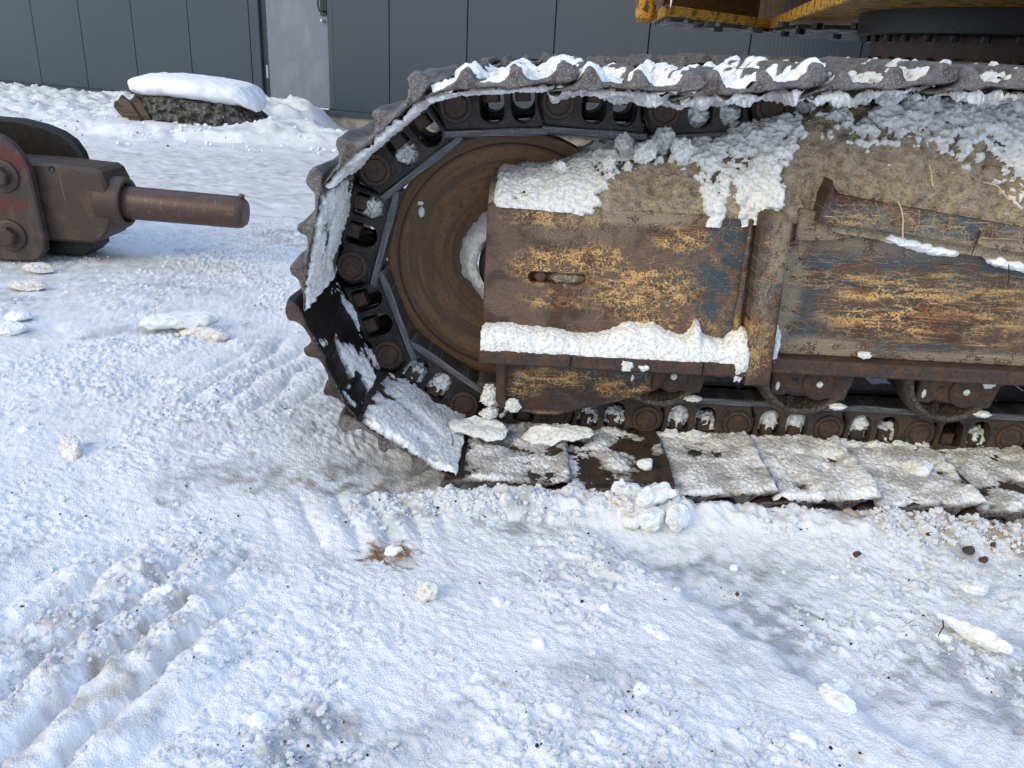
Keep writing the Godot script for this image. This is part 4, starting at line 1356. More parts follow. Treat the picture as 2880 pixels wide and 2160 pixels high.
	extrude(s, pts([0.270, 0.2105, 0.268, 0.15, 0.283, 0.158, 0.294, 0.175, 0.296, 0.2105]), [], 0.0585, 0.070, 0.003)
	part("guard_edge", commit(s), M.guard, gd)

func build_rollers(ex: Node3D):
	for k in 4:
		var cx: float = [0.285, 0.573, 0.862, 1.151][k]
		var c := Vector3(cx, 0.202, 0)
		var s := Soup.new()
		lathe(s, [Vector2(0.050, 0.012), Vector2(0.066, 0.018), Vector2(0.075, 0.046), Vector2(0.080, 0.055), Vector2(0.088, 0.056), Vector2(0.095, 0.050), Vector2(0.099, 0.040), Vector2(0.0995, 0.014), Vector2(0.090, 0.007), Vector2(0.088, 0.003), Vector2(0.088, -0.18)], 60, c, 0, TAU, true)
		var r := part("track_roller", commit(s, 35), M.roller, ex)
		s = Soup.new()
		var x0 := cx - 0.066
		extrude(s, pts([x0, 0.2155, x0, 0.150, x0 + 0.026, 0.148, x0 + 0.034, 0.156, x0 + 0.060, 0.150, x0 + 0.108, 0.148, x0 + 0.126, 0.140, x0 + 0.148, 0.145, x0 + 0.156, 0.178, x0 + 0.160, 0.2155]), [], 0.030, 0.056, 0.004)
		rough(s, 31 + k, 25.0, 0.002)
		var bl := part("roller_bracket", commit(s, 35), M.rust, r)
		s = Soup.new()
		lathe(s, [Vector2(0.0, 0.0575), Vector2(0.029, 0.0575), Vector2(0.0305, 0.0595), Vector2(0.0325, 0.0595), Vector2(0.034, 0.054)], 40, Vector3(cx + 0.026, 0.178, 0), 0, TAU, true)
		part("end_cap", commit(s), M.rust, r)
		s = Soup.new()
		lump(s, Vector3(cx + 0.026, 0.178, 0.059), Vector3(0.0065, 0.0065, 0.003), 3 + k, 0, 0.2, 2.0, 2)
		lump(s, Vector3(cx + 0.070, 0.133, 0.056), Vector3(0.017, 0.006, 0.012), 33 + k, 0, 0.5, 2.0, 2)
		lump(s, Vector3(cx - 0.055, 0.17, 0.056), Vector3(0.004, 0.009, 0.003), 63 + k, 0, 0.3, 2.0, 2)
		if k == 2: lump(s, Vector3(cx + 0.066, 0.198, 0.056), Vector3(0.014, 0.010, 0.005), 93 + k, 0, 0.4, 2.0, 2)
		part("snow_fleck", commit(s, 80), M.snow, r)
		# cast letters
		for q in [["B", -0.022, 0.185], ["TY60", -0.026, 0.135]]:
			var tm := TextMesh.new()
			var f := SystemFont.new()
			f.font_names = PackedStringArray(["Droid Sans"])
			tm.font = f
			tm.text = q[0]
			tm.font_size = 16
			tm.pixel_size = 0.0009
			tm.depth = 0.003
			var o := part("cast_letters", tm, M.rust, r)
			o.position = Vector3(cx + q[1], q[2], 0.0565)
			o.rotation.z = PI / 2

func build_upper(ex: Node3D):
	# floor plate of the upper body, turned over the track
	var poly := [Vector2(0.53, -2.16), Vector2(1.18, -3.01), Vector2(0.735, -0.46), Vector2(0.66, -0.05), Vector2(2.8, -0.05), Vector2(4.2, -4.6), Vector2(2.16, -4.29), Vector2(0.58, -2.99)]
	var o := PackedVector2Array()
	for q in poly: o.append(Vector2(q.x, -q.y))
	var s := Soup.new()
	extrude(s, o, [], 0.912, 0.956, 0.003, Rect2(0, -1, 1, 1), 0.003)
	s.move(Transform3D(Basis(Vector3(1, 0, 0), Vector3(0, 0, -1), Vector3(0, 1, 0)), Vector3.ZERO))
	var fl := part("floor_plate", commit(s, 25), M.yellow, ex)
	# bolted belly plate below it
	var under := PackedVector2Array()
	for q in [Vector2(0.545, -2.19), Vector2(1.17, -2.98), Vector2(1.12, -2.30), Vector2(1.4, -2.0), Vector2(2.15, -4.2), Vector2(0.60, -2.97)]: under.append(Vector2(q.x, -q.y))
	s = Soup.new()
	extrude(s, under, [], 0.896, 0.9105, 0.001, Rect2(0, -1, 1, 1), 0.002)
	s.move(Transform3D(Basis(Vector3(1, 0, 0), Vector3(0, 0, -1), Vector3(0, 1, 0)), Vector3.ZERO))
	var be := part("belly_plate", commit(s, 25), M.belly, ex)
	for q in BOLTS:
		s = Soup.new()
		var hex := PackedVector2Array()
		for k in 6: hex.append(Vector2(cos(TAU * k / 6), sin(TAU * k / 6)) * 0.021)
		extrude(s, hex, [], 0.874, 0.8965, 0.0, Rect2(0, 0, 1, 1), 0.003)
		s.move(Transform3D(Basis(Vector3(1, 0, 0), Vector3(0, 0, -1), Vector3(0, 1, 0)), Vector3.ZERO))
		var bo := part("bolt", commit(s, 20), M.black_steel, be)
		bo.position = Vector3(q[0] * 1.35, 0.0, 1.596 - (1.596 - q[1]) * 1.35)
	# skirt panel and its rounded corner post
	var A := Vector3(0.535, 0.0, -2.19)
	var B := Vector3(1.168, 0.0, -3.02)
	var d := (B - A).normalized()
	var out := Vector3(d.z, 0, -d.x)
	if out.z < 0: out = -out
	var x := Transform3D(Basis(d, Vector3.UP, d.cross(Vector3.UP)), A)
	s = Soup.new()
	extrude(s, rect(0.01, 0.9565, 0.98, 2.0), [], -0.06, -0.02, 0.004, Rect2(0, 0.9, 0.7, 0.7))
	s.move(x)
	part("skirt_panel", commit(s, 25), M.yellow_dark, ex)
	s = Soup.new()
	box(s, Vector3(1.25, 0.957, -4.4), Vector3(3.2, 2.0, -1.6), 0.01)
	part("upper_body", commit(s), M.yellow_dark, ex)
	s = Soup.new()
	var rr := round_rect(-0.045, -0.045, 0.045, 0.045, 0.03)
	extrude(s, rr, [], 0.897, 2.0, 0.012, Rect2(0, 0, 0.1, 0.1), 0.02)
	s.move(Transform3D(Basis(Vector3(1, 0, 0), Vector3(0, 0, -1), Vector3(0, 1, 0)), Vector3(0.505, 0, -2.62)))
	part("corner_post", commit(s, 40), M.yellow, ex)
	s = Soup.new()
	lathe(s, [Vector2(0.0, 0.0), Vector2(0.002, 0.004), Vector2(0.006, 0.05), Vector2(0.007, 0.06), Vector2(0.0, 0.061)], 10)
	s.move(Transform3D(Basis(Vector3(1, 0, 0), Vector3(0, 0, -1), Vector3(0, 1, 0)), Vector3(0.555, 0.945, -2.19)))
	part("icicle", commit(s, 60), M.icicle, ex)
	# slewing ring and its pedestal
	var c := Vector3(1.55, 0, -1.05)
	var tilt := Transform3D(Basis(Vector3(1, 0, 0), Vector3(0, 0, -1), Vector3(0, 1, 0)), c)
	s = Soup.new()
	lathe(s, [Vector2(0.50, 0.846), Vector2(0.572, 0.846), Vector2(0.582, 0.852), Vector2(0.582, 0.9115)], 96)
	s.move(tilt)
	var rg := part("slewing_ring", commit(s, 35), M.ring, ex)
	s = Soup.new()
	lathe(s, [Vector2(0.0, 0.70), Vector2(0.560, 0.70), Vector2(0.560, 0.775), Vector2(0.535, 0.785), Vector2(0.535, 0.8455), Vector2(0.4, 0.8455)], 96)
	s.move(tilt)
	part("pedestal", commit(s, 35), M.rust, ex)
	for k in 44:
		var a := TAU * k / 44.0
		s = Soup.new()
		lathe(s, [Vector2(0.0, 0.831), Vector2(0.011, 0.831), Vector2(0.0115, 0.833), Vector2(0.0115, 0.847)], 10)
		s.move(Transform3D(tilt.basis, c + Vector3(cos(a) * 0.561, 0, sin(a) * 0.561)))
		if sin(a) > -0.3: part("ring_bolt", commit(s, 30), M.black_steel, rg)
		s = Soup.new()
		lathe(s, [Vector2(0.009, 0.774), Vector2(0.009, 0.792), Vector2(0.0, 0.793)], 10)
		s.move(Transform3D(tilt.basis, c + Vector3(cos(a) * 0.548, 0, sin(a) * 0.548)))
		if sin(a) > -0.3: part("pedestal_bolt", commit(s, 30), M.rust, rg)
	s = Soup.new()
	box(s, Vector3(1.15, 0.46, -1.75), Vector3(2.2, 0.71, -0.35), 0.02)
	part("car_body", commit(s), M.rust, ex)

const BOLTS := [[0.491, -1.141], [0.512, -1.081], [0.623, -1.498], [0.726, -1.367], [0.662, -0.838], [0.892, -1.645], [0.842, -1.294], [0.744, -0.809], [1.067, -1.614], [0.814, -0.719], [1.178, -1.603], [1.377, -2.002]]

# ==================================================================== snow and mud lying on the machine
func heap_pos(x: float, v: float) -> Vector3:
	var yt := lut([[-0.075, 0.538], [0.02, 0.552], [0.06, 0.562], [0.137, 0.592], [0.304, 0.632], [0.419, 0.655], [0.512, 0.700], [0.708, 0.716], [0.882, 0.722], [1.6, 0.72]], x)
	var y0 := lut([[-0.075, 0.503], [0.08, 0.500], [0.12, 0.492], [0.38, 0.490], [0.41, 0.500], [0.47, 0.50], [0.53, 0.49], [0.9, 0.45], [1.6, 0.40]], x)
	var z0 := lut([[-0.075, 0.1005], [0.40, 0.1005], [0.44, 0.118], [0.52, 0.090], [0.56, 0.115], [1.6, 0.115]], x)
	var z1 := lut([[-0.075, 0.02], [0.02, 0.0], [0.304, -0.03], [0.45, 0.0], [0.56, 0.025], [1.6, 0.03]], x)
	if v <= 1.0:
		return Vector3(x, lerpf(y0, yt, sin(v * PI / 2 * 0.85) / sin(PI / 2 * 0.85)), lerpf(z0, z1, 1.0 - cos(v * PI / 2)))
	return Vector3(x, yt + (v - 1.0) * 0.01, z1 - (v - 1.0) * 0.5)

func build_deposits():
	var n := nz(901, 11.0, 5)
	var n2 := nz(902, 45.0, 4)
	var cl := cell(903, 24.0)
	var rd := nz(904, 16.0, 4, FastNoiseLite.TYPE_SIMPLEX_SMOOTH, FastNoiseLite.FRACTAL_RIDGED)
	var lump_h := func(q: Vector3) -> float:
		return n.get_noise_3dv(q) * 0.022 + n2.get_noise_3dv(q) * 0.010 - smoothstep(0.55, 0.9, rd.get_noise_3dv(q)) * 0.010
	var mud := sheet(330, 96,
		func(u, v): return heap_pos(lerpf(-0.066, 1.45, u), v * 1.25),
		func(u, v, b): return (lump_h.call(b) * smoothstep(0.0, 0.12, v) - 0.003) if b.x > 0.12 else -0.006, null, false)
	var o := part("mud_heap", mud, M.mud, self)
	tag(o, "tan mud caked along the top of the excavator's track frame", "mud")
	var vb := [[-0.075, -0.4], [0.1, -0.3], [0.135, 0.25], [0.16, 0.5], [0.2, 0.62], [0.29, 0.58], [0.315, 0.3], [0.33, -0.3], [0.352, -0.3], [0.362, 0.42], [0.378, 0.2], [0.39, -0.3], [0.44, -0.3], [0.455, 0.25], [0.47, 0.62], [0.50, 0.80], [0.55, 0.66], [0.60, 0.56], [0.64, 0.66], [0.70, 0.60], [0.75, 0.50], [0.79, 0.56], [0.82, 0.36], [0.86, 0.38], [0.9, 0.55], [1.6, 0.5]]
	var snow := sheet(420, 130,
		func(u, v): return heap_pos(lerpf(-0.074, 1.45, u), v * 1.25 - 0.03),
		func(u, v, b):
			var vv: float = v * 1.25 - 0.03
			var k: float = clampf((vv - lut(vb, b.x) + n2.get_noise_3dv(b) * 0.30 + n.get_noise_3dv(b + Vector3(4, 0, 0)) * 0.25) / 0.16, -1.0, 1.0)
			var c: float = maxf(0.0, -cl.get_noise_3dv(b) - 0.35)
			var edge: float = smoothstep(0.0, 0.02, u)
			return lump_h.call(b) * smoothstep(0.0, 0.12, vv) * (1.0 if b.x > 0.12 else 0.3) + (k * 0.008 + c * 0.010 * smoothstep(0.0, 0.6, k) + n2.get_noise_3dv(b * 2.3) * 0.0055 - 0.004) * edge - (1.0 - edge) * 0.02)
	var so := part("snow_heap", keep_above(snow), M.snow, self)
	tag(so, "clumpy white snow lying over the mud on top of the track frame", "snow")
	# loose snow clods on the heap
	var g := RandomNumberGenerator.new()
	g.seed = 77
	for k in 8:
		var x: float = [0.06, 0.145, 0.175, 0.21, 0.245, 0.275, 0.62, 0.80][k]
		var v: float = [0.75, 0.60, 0.92, 0.70, 0.86, 0.66, 0.95, 0.92][k]
		var s := Soup.new()
		var r := g.randf_range(0.013, 0.022)
		lump(s, Vector3.ZERO, Vector3(r, r * 0.85, r), 920 + k, 5, 0.4, 2.2, 3, Basis.from_euler(Vector3(g.randf() * 3, g.randf() * 3, 0)))
		rough(s, k, 130.0, 0.003)
		var c := part("snow_clod", commit(s, 70), M.snow, self)
		c.position = heap_pos(x, v) + Vector3(0, 0.012, 0.012)
		tag(c, ["snow clod nearest the idler, on the left part of the snow heap", "snow clod low on the heap, just left of the bare mud patch", "snow clod high on the heap under the chain, left of the middle", "snow clod at the top edge of the bare mud patch", "snow clod high on the heap under the chain, above the bare mud", "snow clod at the right of the row above the bare mud patch", "snow clod under the top shoes, above the sloping bar's left end", "snow clod under the top shoes near the right edge"][k], "snow clod", "snow clods on the track frame")
	# strip of snow on the yoke's ledge
	var hh := [[-0.068, 0.034], [-0.06, 0.042], [-0.02, 0.043], [0.03, 0.037], [0.06, 0.040], [0.085, 0.033], [0.11, 0.029], [0.14, 0.032], [0.17, 0.040], [0.19, 0.054], [0.205, 0.060], [0.23, 0.055], [0.25, 0.058], [0.275, 0.046], [0.30, 0.040], [0.318, 0.042], [0.325, 0.070], [0.332, 0.066], [0.34, 0.044], [0.365, 0.036], [0.385, 0.032], [0.40, 0.050], [0.412, 0.062], [0.424, 0.058]]
	var n5 := nz(906, 150.0, 2)
	var st := sheet(420, 64,
		func(u, v):
			var x := lerpf(-0.0685, 0.4235, u)
			var H := lut(hh, x)
			var a: float = v * PI / 2
			return Vector3(x, 0.2425 + H * pow(sin(a), 0.85), 0.099 + 0.047 * pow(cos(a), 0.7)),
		func(u, v, b): return n2.get_noise_3dv(b) * 0.0030 + n.get_noise_3dv(b * 1.5) * 0.003 + n5.get_noise_3dv(b) * 0.0016 + maxf(0.0, -cl.get_noise_3dv(b * 2.0) - 0.4) * 0.005 - 0.001, null, false)
	var sm := part("snow_strip", st, M.snow, self)
	tag(sm, "long strip of white snow resting on the lower ledge of the track frame", "snow")
	# snow between rib and side plate, and small patches
	for q in [[Vector3(0.478, 0.262, 0.100), Vector3(0.014, 0.052, 0.018), "tall patch of snow stuck in the corner beside the frame rib"], [Vector3(0.415, 0.245, 0.140), Vector3(0.013, 0.040, 0.014), "wet patch of snow at the right end of the snow strip, against the rib"],
			[Vector3(0.655, 0.258, 0.100), Vector3(0.013, 0.006, 0.010), "tiny patch of snow on the frame lip above the rollers"], [Vector3(-0.052, 0.112, 0.050), Vector3(0.017, 0.024, 0.018), "round grey snow lump wedged left of the guard plate"],
			[Vector3(-0.050, 0.080, 0.058), Vector3(0.020, 0.011, 0.018), "flat snow lump below the round one, left of the guard plate"], [Vector3(-0.004, 0.100, 0.066), Vector3(0.017, 0.015, 0.010), "white snow lump stuck on the lower left corner of the guard plate"],
			[Vector3(0.205, 0.228, 0.147), Vector3(0.012, 0.010, 0.006), "small fleck of snow on the ledge's front edge"], [Vector3(0.235, 0.226, 0.147), Vector3(0.009, 0.006, 0.005), "second fleck of snow on the ledge's front edge, right of the first"]]:
		var s := Soup.new()
		lump(s, Vector3.ZERO, q[1], int(q[0].x * 1000) + 2000, 5, 0.28, 1.8, 4)
		rough(s, 8, 140.0, 0.003)
		var p := part("snow_patch", commit(s, 80), M.snow, self)
		p.position = q[0]
		tag(p, q[2], "snow")
	for q in [[[0.662, 0.478, 0.69, 0.472, 0.715, 0.466, 0.735, 0.462, 0.752, 0.461], "long patch of clean snow under the sloping bar"], [[0.860, 0.446, 0.885, 0.443, 0.905, 0.440, 0.93, 0.437], "second patch of clean snow under the sloping bar, at the right edge"]]:
		var s := Soup.new()
		for k in range(0, q[0].size(), 2):
			lump(s, Vector3(q[0][k], q[0][k + 1] + 0.004, 0.098), Vector3(0.030, 0.0105, 0.018), 2200 + k, 0, 0.3, 1.4, 3, Basis(Vector3(0, 0, 1), -0.15))
		rough(s, 12, 60.0, 0.004)
		var p := part("snow_patch", commit(s, 80), M.snow_clean, self)
		tag(p, q[1], "snow")
	# straw
	for q in [[Vector3(0.640, 0.552, 0.134), Vector3(0.655, 0.520, 0.136), Vector3(0.661, 0.488, 0.137), "pale straw hanging across the sloping bar"], [Vector3(0.690, 0.612, 0.108), Vector3(0.697, 0.592, 0.113), Vector3(0.701, 0.578, 0.118), "short pale straw stuck upright in the mud above the sloping bar"],
			[Vector3(0.788, 0.588, 0.110), Vector3(0.812, 0.584, 0.114), Vector3(0.836, 0.562, 0.118), "bent pale straw in the mud near the right edge"]]:
		var s := Soup.new()
		tube(s, [q[0], (q[0] + q[1]) / 2 + Vector3(0.0015, 0, 0.001), q[1], (q[1] + q[2]) / 2 + Vector3(-0.001, 0, 0.001), q[2]], 0.0010, 0.0016, 6)
		var p := part("straw", commit(s, 60), M.straw, self)
		tag(p, q[3], "straw", "straws in the mud")
	for q in [[Vector3(0.792, 0.508, 0.134), Vector3(0.790, 0.490, 0.135), Vector3(0.787, 0.465, 0.135), "thin brown twig hanging on the sloping bar"], [Vector3(0.862, 0.450, 0.126), Vector3(0.866, 0.432, 0.128), Vector3(0.872, 0.410, 0.124), "thin dark twig hanging below the sloping bar"]]:
		var s := Soup.new()
		tube(s, [q[0], q[1], q[2]], 0.0012, 0.0008, 5)
		var p := part("twig", commit(s, 60), M.twig, self)
		tag(p, q[3], "twig")

func keep_above(m: ArrayMesh) -> ArrayMesh:
	return m

# ==================================================================== hitch at the left
func build_hitch():
	var t := thing("steel_hitch", "brown steel hitch with bolted side plates and a thick round pin, lying on the snow", "hitch")
	var s := Soup.new()
	extrude(s, pts([-2.30, 0.006, -1.665, 0.010, -1.638, 0.020, -1.615, 0.05, -1.612, 0.10, -1.618, 0.20, -1.625, 0.31, -1.640, 0.355, -1.668, 0.395, -1.70, 0.418, -1.80, 0.452, -2.30, 0.50]), [], -1.185, -1.150, 0.006, Rect2(-1.90, 0.0, 0.30, 0.5), 0.004)
	var pl := part("side_plate", commit(s, 30), M.hitch_red, t)
	s = Soup.new()
	var rear := [-2.30, 0.02, -1.57, 0.02, -1.572, 0.31, -1.580, 0.345, -1.605, 0.385, -1.645, 0.412, -1.70, 0.432, -1.78, 0.448, -2.30, 0.462]
	extrude(s, pts(rear), [], -1.45, -1.40, 0.012, Rect2(-2.0, 0, 0.6, 0.6))
	part("side_plate", commit(s, 30), M.black_steel, t)
	s = Soup.new()
	extrude(s, pts([-2.30, 0.10, -1.62, 0.072, -1.475, 0.072, -1.44, 0.084, -1.415, 0.112, -1.398, 0.150, -1.392, 0.215, -1.400, 0.275, -1.415, 0.312, -1.432, 0.324, -1.62, 0.334, -2.30, 0.34]), [], -1.38, -1.195, 0.010, Rect2(-2.0, 0, 0.7, 0.4), 0.01)
	rough(s, 21, 6.0, 0.004)
	part("block", commit(s, 30), M.hitch, t)
	s = Soup.new()
	extrude(s, pts([-2.30, 0.012, -1.53, 0.014, -1.50, 0.04, -1.50, 0.08, -2.30, 0.09]), [], -1.37, -1.24, 0.006)
	part("foot", commit(s, 30), M.black_steel, t)
	# pin, along +x and a little down
	var ax := Vector3(1.0, -0.035, 0.0).normalized()
	var z := ax
	var xx := Vector3(0, 0, 1)
	var yy := z.cross(xx)
	var fr := Transform3D(Basis(xx, yy, z), Vector3(-1.408, 0.205, -1.27))
	s = Soup.new()
	lathe(s, [Vector2(0.056, -0.03), Vector2(0.056, 0.0), Vector2(0.0565, 0.06), Vector2(0.055, 0.42), Vector2(0.052, 0.436), Vector2(0.042, 0.448), Vector2(0.0, 0.450)], 48)
	s.move(fr)
	part("round_pin", commit(s, 35), M.rod, t)
	s = Soup.new()
	lathe(s, [Vector2(0.088, -0.04), Vector2(0.086, 0.034), Vector2(0.081, 0.042), Vector2(0.070, 0.043), Vector2(0.064, 0.038), Vector2(0.059, 0.024), Vector2(0.055, 0.02)], 48)
	s.move(fr)
	part("pin_collar", commit(s, 35), M.hitch, t)
	s = Soup.new()
	lump(s, Vector3(-0.972, 0.246, -1.27), Vector3(0.010, 0.008, 0.012), 3, 4, 0.3, 2.0, 2)
	part("burr", commit(s, 40), M.rod, t)
	for q in [Vector2(-1.712, 0.292), Vector2(-1.722, 0.096)]:
		s = Soup.new()
		lathe(s, [Vector2(0.0, 0.012), Vector2(0.046, 0.012), Vector2(0.052, 0.008), Vector2(0.053, -0.002)], 32, Vector3.ZERO, 0, TAU, true)
		s.move(Transform3D(Basis.IDENTITY, Vector3(q.x, q.y, -1.150)))
		var w := part("washer", commit(s, 35), M.hitch, pl)
		s = Soup.new()
		var hex := PackedVector2Array()
		for k in 6: hex.append(Vector2(cos(TAU * k / 6 + 0.3), sin(TAU * k / 6 + 0.3)) * 0.033)
		extrude(s, hex, [], 0.010, 0.042, 0.006, Rect2(-0.04, -0.04, 0.08, 0.08))
		s.move(Transform3D(Basis.IDENTITY, Vector3(q.x, q.y, -1.150)))
		part("bolt", commit(s, 25), M.hitch, pl)
	s = Soup.new()
	lathe(s, [Vector2(0.005, -0.004), Vector2(0.006, 0.001), Vector2(0.009, 0.002), Vector2(0.012, -0.002)], 16, Vector3(-1.575, 0.315, -1.195))
	part("grease_hole", commit(s, 35), M.black_steel, t)

# ==================================================================== pieces of ice, snow and stone on the ground
func chunk(called: String, label: String, cat: String, at: Vector3, r: Vector3, sd: int, m: Material, facets := 9, turn := Vector3.ZERO, group := ""):
	var s := Soup.new()
	lump(s, Vector3.ZERO, r, sd, facets, 0.05, 2.6, 4 if maxf(r.x, r.z) > 0.025 else 3, Basis.from_euler(turn * PI / 180.0))
	rough(s, sd, 55.0, 0.0025)
	rough(s, sd + 1, 150.0, 0.0014)
	var o := part(called, commit(s, 38), m, self)
	o.position = at
	tag(o, label, cat, group)

func slab(called: String, label: String, at: Vector3, outline: Array, thick: float, sd: int, m: Material, turn := Vector3.ZERO):
	# a flat broken piece: an outline in plan, rounded over towards its rim
	var o := ccw(pts(outline))
	var s := Soup.new()
	var n := nz(sd, 24.0, 4)
	var ring := []
	for i in o.size():
		for k in 7: ring.append(o[i].cubic_interpolate(o[(i + 1) % o.size()], o[(i - 1 + o.size()) % o.size()], o[(i + 2) % o.size()], k / 7.0))
	var lv := [[0.0, 1.0], [0.45, 1.0], [0.75, 0.96], [0.90, 0.84], [0.985, 0.60], [1.0, 0.42], [0.95, 0.16], [0.7, 0.02], [0.0, 0.0]]
	for j in lv.size() - 1:
		for i in ring.size():
			var a: Vector2 = ring[i]
			var b: Vector2 = ring[(i + 1) % ring.size()]
			var l0: Array = lv[j]
			var l1: Array = lv[j + 1]
			var q := []
			for w in [[a, l0], [b, l0], [b, l1], [a, l1]]:
				var p: Vector2 = w[0] * w[1][0]
				q.append(Vector3(p.x, w[1][1] * thick, -p.y))
			s.quad(q[3], q[2], q[1], q[0])
	rough(s, sd, 18.0, 0.010)
	rough(s, sd + 3, 60.0, 0.005)
	rough(s, sd + 5, 160.0, 0.002)
	s.move(Transform3D(Basis.from_euler(turn * PI / 180.0), Vector3.ZERO))
	var p := part(called, commit(s, 60), m, self)
	p.position = at
	tag(p, label, "ice")

func build_chunks():
	slab("ice_slab", "thick white ice slab lying flat on the snow left of the track", Vector3(-0.93, 0.022, -0.54), [-0.085, -0.02, -0.04, 0.035, 0.05, 0.04, 0.115, 0.015, 0.08, -0.035, -0.03, -0.045], 0.030, 31, M.ice, Vector3(3, 8, 3))
	chunk("ice_chunk", "dirty ice lump under the right end of the thick ice slab", "ice", Vector3(-0.84, 0.010, -0.505), Vector3(0.07, 0.020, 0.035), 32, M.ice_brown, 6)
	chunk("ice_chunk", "brownish ice lump at the left, below the hitch", "ice", Vector3(-1.515, 0.014, -0.86), Vector3(0.055, 0.016, 0.035), 33, M.ice_brown, 7)
	chunk("ice_chunk", "brown stained ice lump beside the hitch's side plate", "ice", Vector3(-1.59, 0.014, -1.06), Vector3(0.055, 0.016, 0.035), 34, M.ice_brown, 7)
	chunk("ice_chunk", "white ice lump at the left edge, nearest to the thick ice slab", "ice", Vector3(-1.37, 0.014, -0.56), Vector3(0.038, 0.014, 0.03), 35, M.ice, 5)
	chunk("ice_chunk", "white ice lump cut by the left edge of the view", "ice", Vector3(-1.335, 0.014, -0.46), Vector3(0.04, 0.018, 0.035), 36, M.ice, 5)
	# pieces broken off in front of the shoes
	slab("ice_slab", "flat snowy ice slab leaning on the shoe above the heap of broken ice", Vector3(0.206, 0.036, 0.268), [-0.030, -0.008, -0.012, 0.012, 0.024, 0.010, 0.029, -0.008, 0.0, -0.014], 0.011, 41, M.ice, Vector3(14, 0, -3))
	slab("ice_slab", "cream wedge of ice on top of the heap of broken ice by the track", Vector3(0.258, 0.036, 0.290), [-0.030, -0.016, -0.028, 0.008, 0.022, 0.016, 0.032, 0.0, 0.027, -0.016], 0.017, 42, M.ice, Vector3(24, 14, 10))
	chunk("ice_chunk", "cream ice chunk at the left of the heap of broken ice", "ice", Vector3(0.205, 0.024, 0.305), Vector3(0.028, 0.019, 0.022), 43, M.ice_brown, 14, Vector3(0, 30, -20))
	chunk("ice_chunk", "rounded white ice chunk in the middle of the heap of broken ice", "ice", Vector3(0.250, 0.018, 0.336), Vector3(0.027, 0.021, 0.022), 44, M.ice, 14, Vector3(0, 10, 0))
	chunk("ice_chunk", "largest white ice block at the right of the heap of broken ice", "ice", Vector3(0.293, 0.024, 0.332), Vector3(0.022, 0.024, 0.036), 45, M.ice, 14, Vector3(0, -12, 10))
	chunk("ice_chunk", "small ice chunk at the front of the heap of broken ice", "ice", Vector3(0.216, 0.012, 0.333), Vector3(0.020, 0.014, 0.018), 46, M.ice, 8)
	chunk("ice_chunk", "small upright ice chunk behind the largest block of the heap", "ice", Vector3(0.296, 0.026, 0.285), Vector3(0.013, 0.024, 0.014), 47, M.ice, 8)
	chunk("ice_chunk", "small cream ice chunk beside the flat slab of the heap", "ice", Vector3(0.178, 0.022, 0.285), Vector3(0.012, 0.020, 0.012), 48, M.ice, 8)
	# slabs on the shoes
	slab("ice_slab", "snowy slab lying across the rising shoe and the flat one", Vector3(-0.075, 0.052, 0.085), [-0.05, -0.02, -0.035, 0.02, 0.03, 0.035, 0.06, 0.01, 0.045, -0.03], 0.011, 51, M.snow, Vector3(8, -10, -4))
	slab("ice_slab", "snowy slab leaning on the track chain right of the guard plate", Vector3(0.092, 0.048, 0.075), [-0.065, -0.015, -0.05, 0.022, 0.02, 0.022, 0.065, -0.005, 0.05, -0.03], 0.012, 52, M.snow, Vector3(16, 12, 10))
	chunk("ice_chunk", "small white snow piece on the bare brown shoe", "ice", Vector3(0.258, 0.036, 0.165), Vector3(0.018, 0.012, 0.014), 53, M.ice, 6)
	chunk("ice_chunk", "grey ice lump on the shoe at the right edge", "ice", Vector3(0.80, 0.036, 0.12), Vector3(0.030, 0.018, 0.028), 54, M.ice, 8)
	# foreground
	chunk("ice_chunk", "long white ice splinter lying on the flattened snow at the right", "ice", Vector3(0.690, 0.000, 0.575), Vector3(0.015, 0.015, 0.060), 61, M.ice, 7, Vector3(0, 42, 0))
	chunk("ice_chunk", "grey-white ice splinter standing in the snow at the left", "ice", Vector3(-0.845, 0.012, 0.18), Vector3(0.018, 0.020, 0.035), 62, M.ice_brown, 8, Vector3(20, 35, 0))
	chunk("ice_chunk", "round white ice lump alone below the heap of broken ice", "ice", Vector3(0.195, 0.008, 0.478), Vector3(0.019, 0.013, 0.015), 63, M.ice, 6)
	chunk("ice_chunk", "brown edged ice lump near the middle of the foreground", "ice", Vector3(-0.114, 0.016, 0.573), Vector3(0.019, 0.016, 0.016), 64, M.ice_brown, 8)
	chunk("ice_chunk", "oblong white ice piece low at the right of the foreground", "ice", Vector3(0.440, 0.0, 0.735), Vector3(0.015, 0.012, 0.028), 65, M.ice, 5, Vector3(0, 30, 0))
	chunk("ice_chunk", "white snow lump on the flattened snow near the right edge", "ice", Vector3(0.745, 0.006, 0.47), Vector3(0.022, 0.012, 0.018), 66, M.snow, 4)
	chunk("ice_chunk", "narrow white ice piece right of the middle foreground", "ice", Vector3(0.215, 0.008, 0.63), Vector3(0.012, 0.010, 0.030), 67, M.ice, 6, Vector3(0, 40, 0))
	var g := RandomNumberGenerator.new()
	g.seed = 19
	var bands := [["nearest the camera", 0.66, 0.86, -0.50, 0.55, 8], ["in the middle of the foreground", 0.42, 0.60, -0.60, 0.80, 8], ["left of the track", -0.30, 0.25, -1.15, -0.50, 7]]
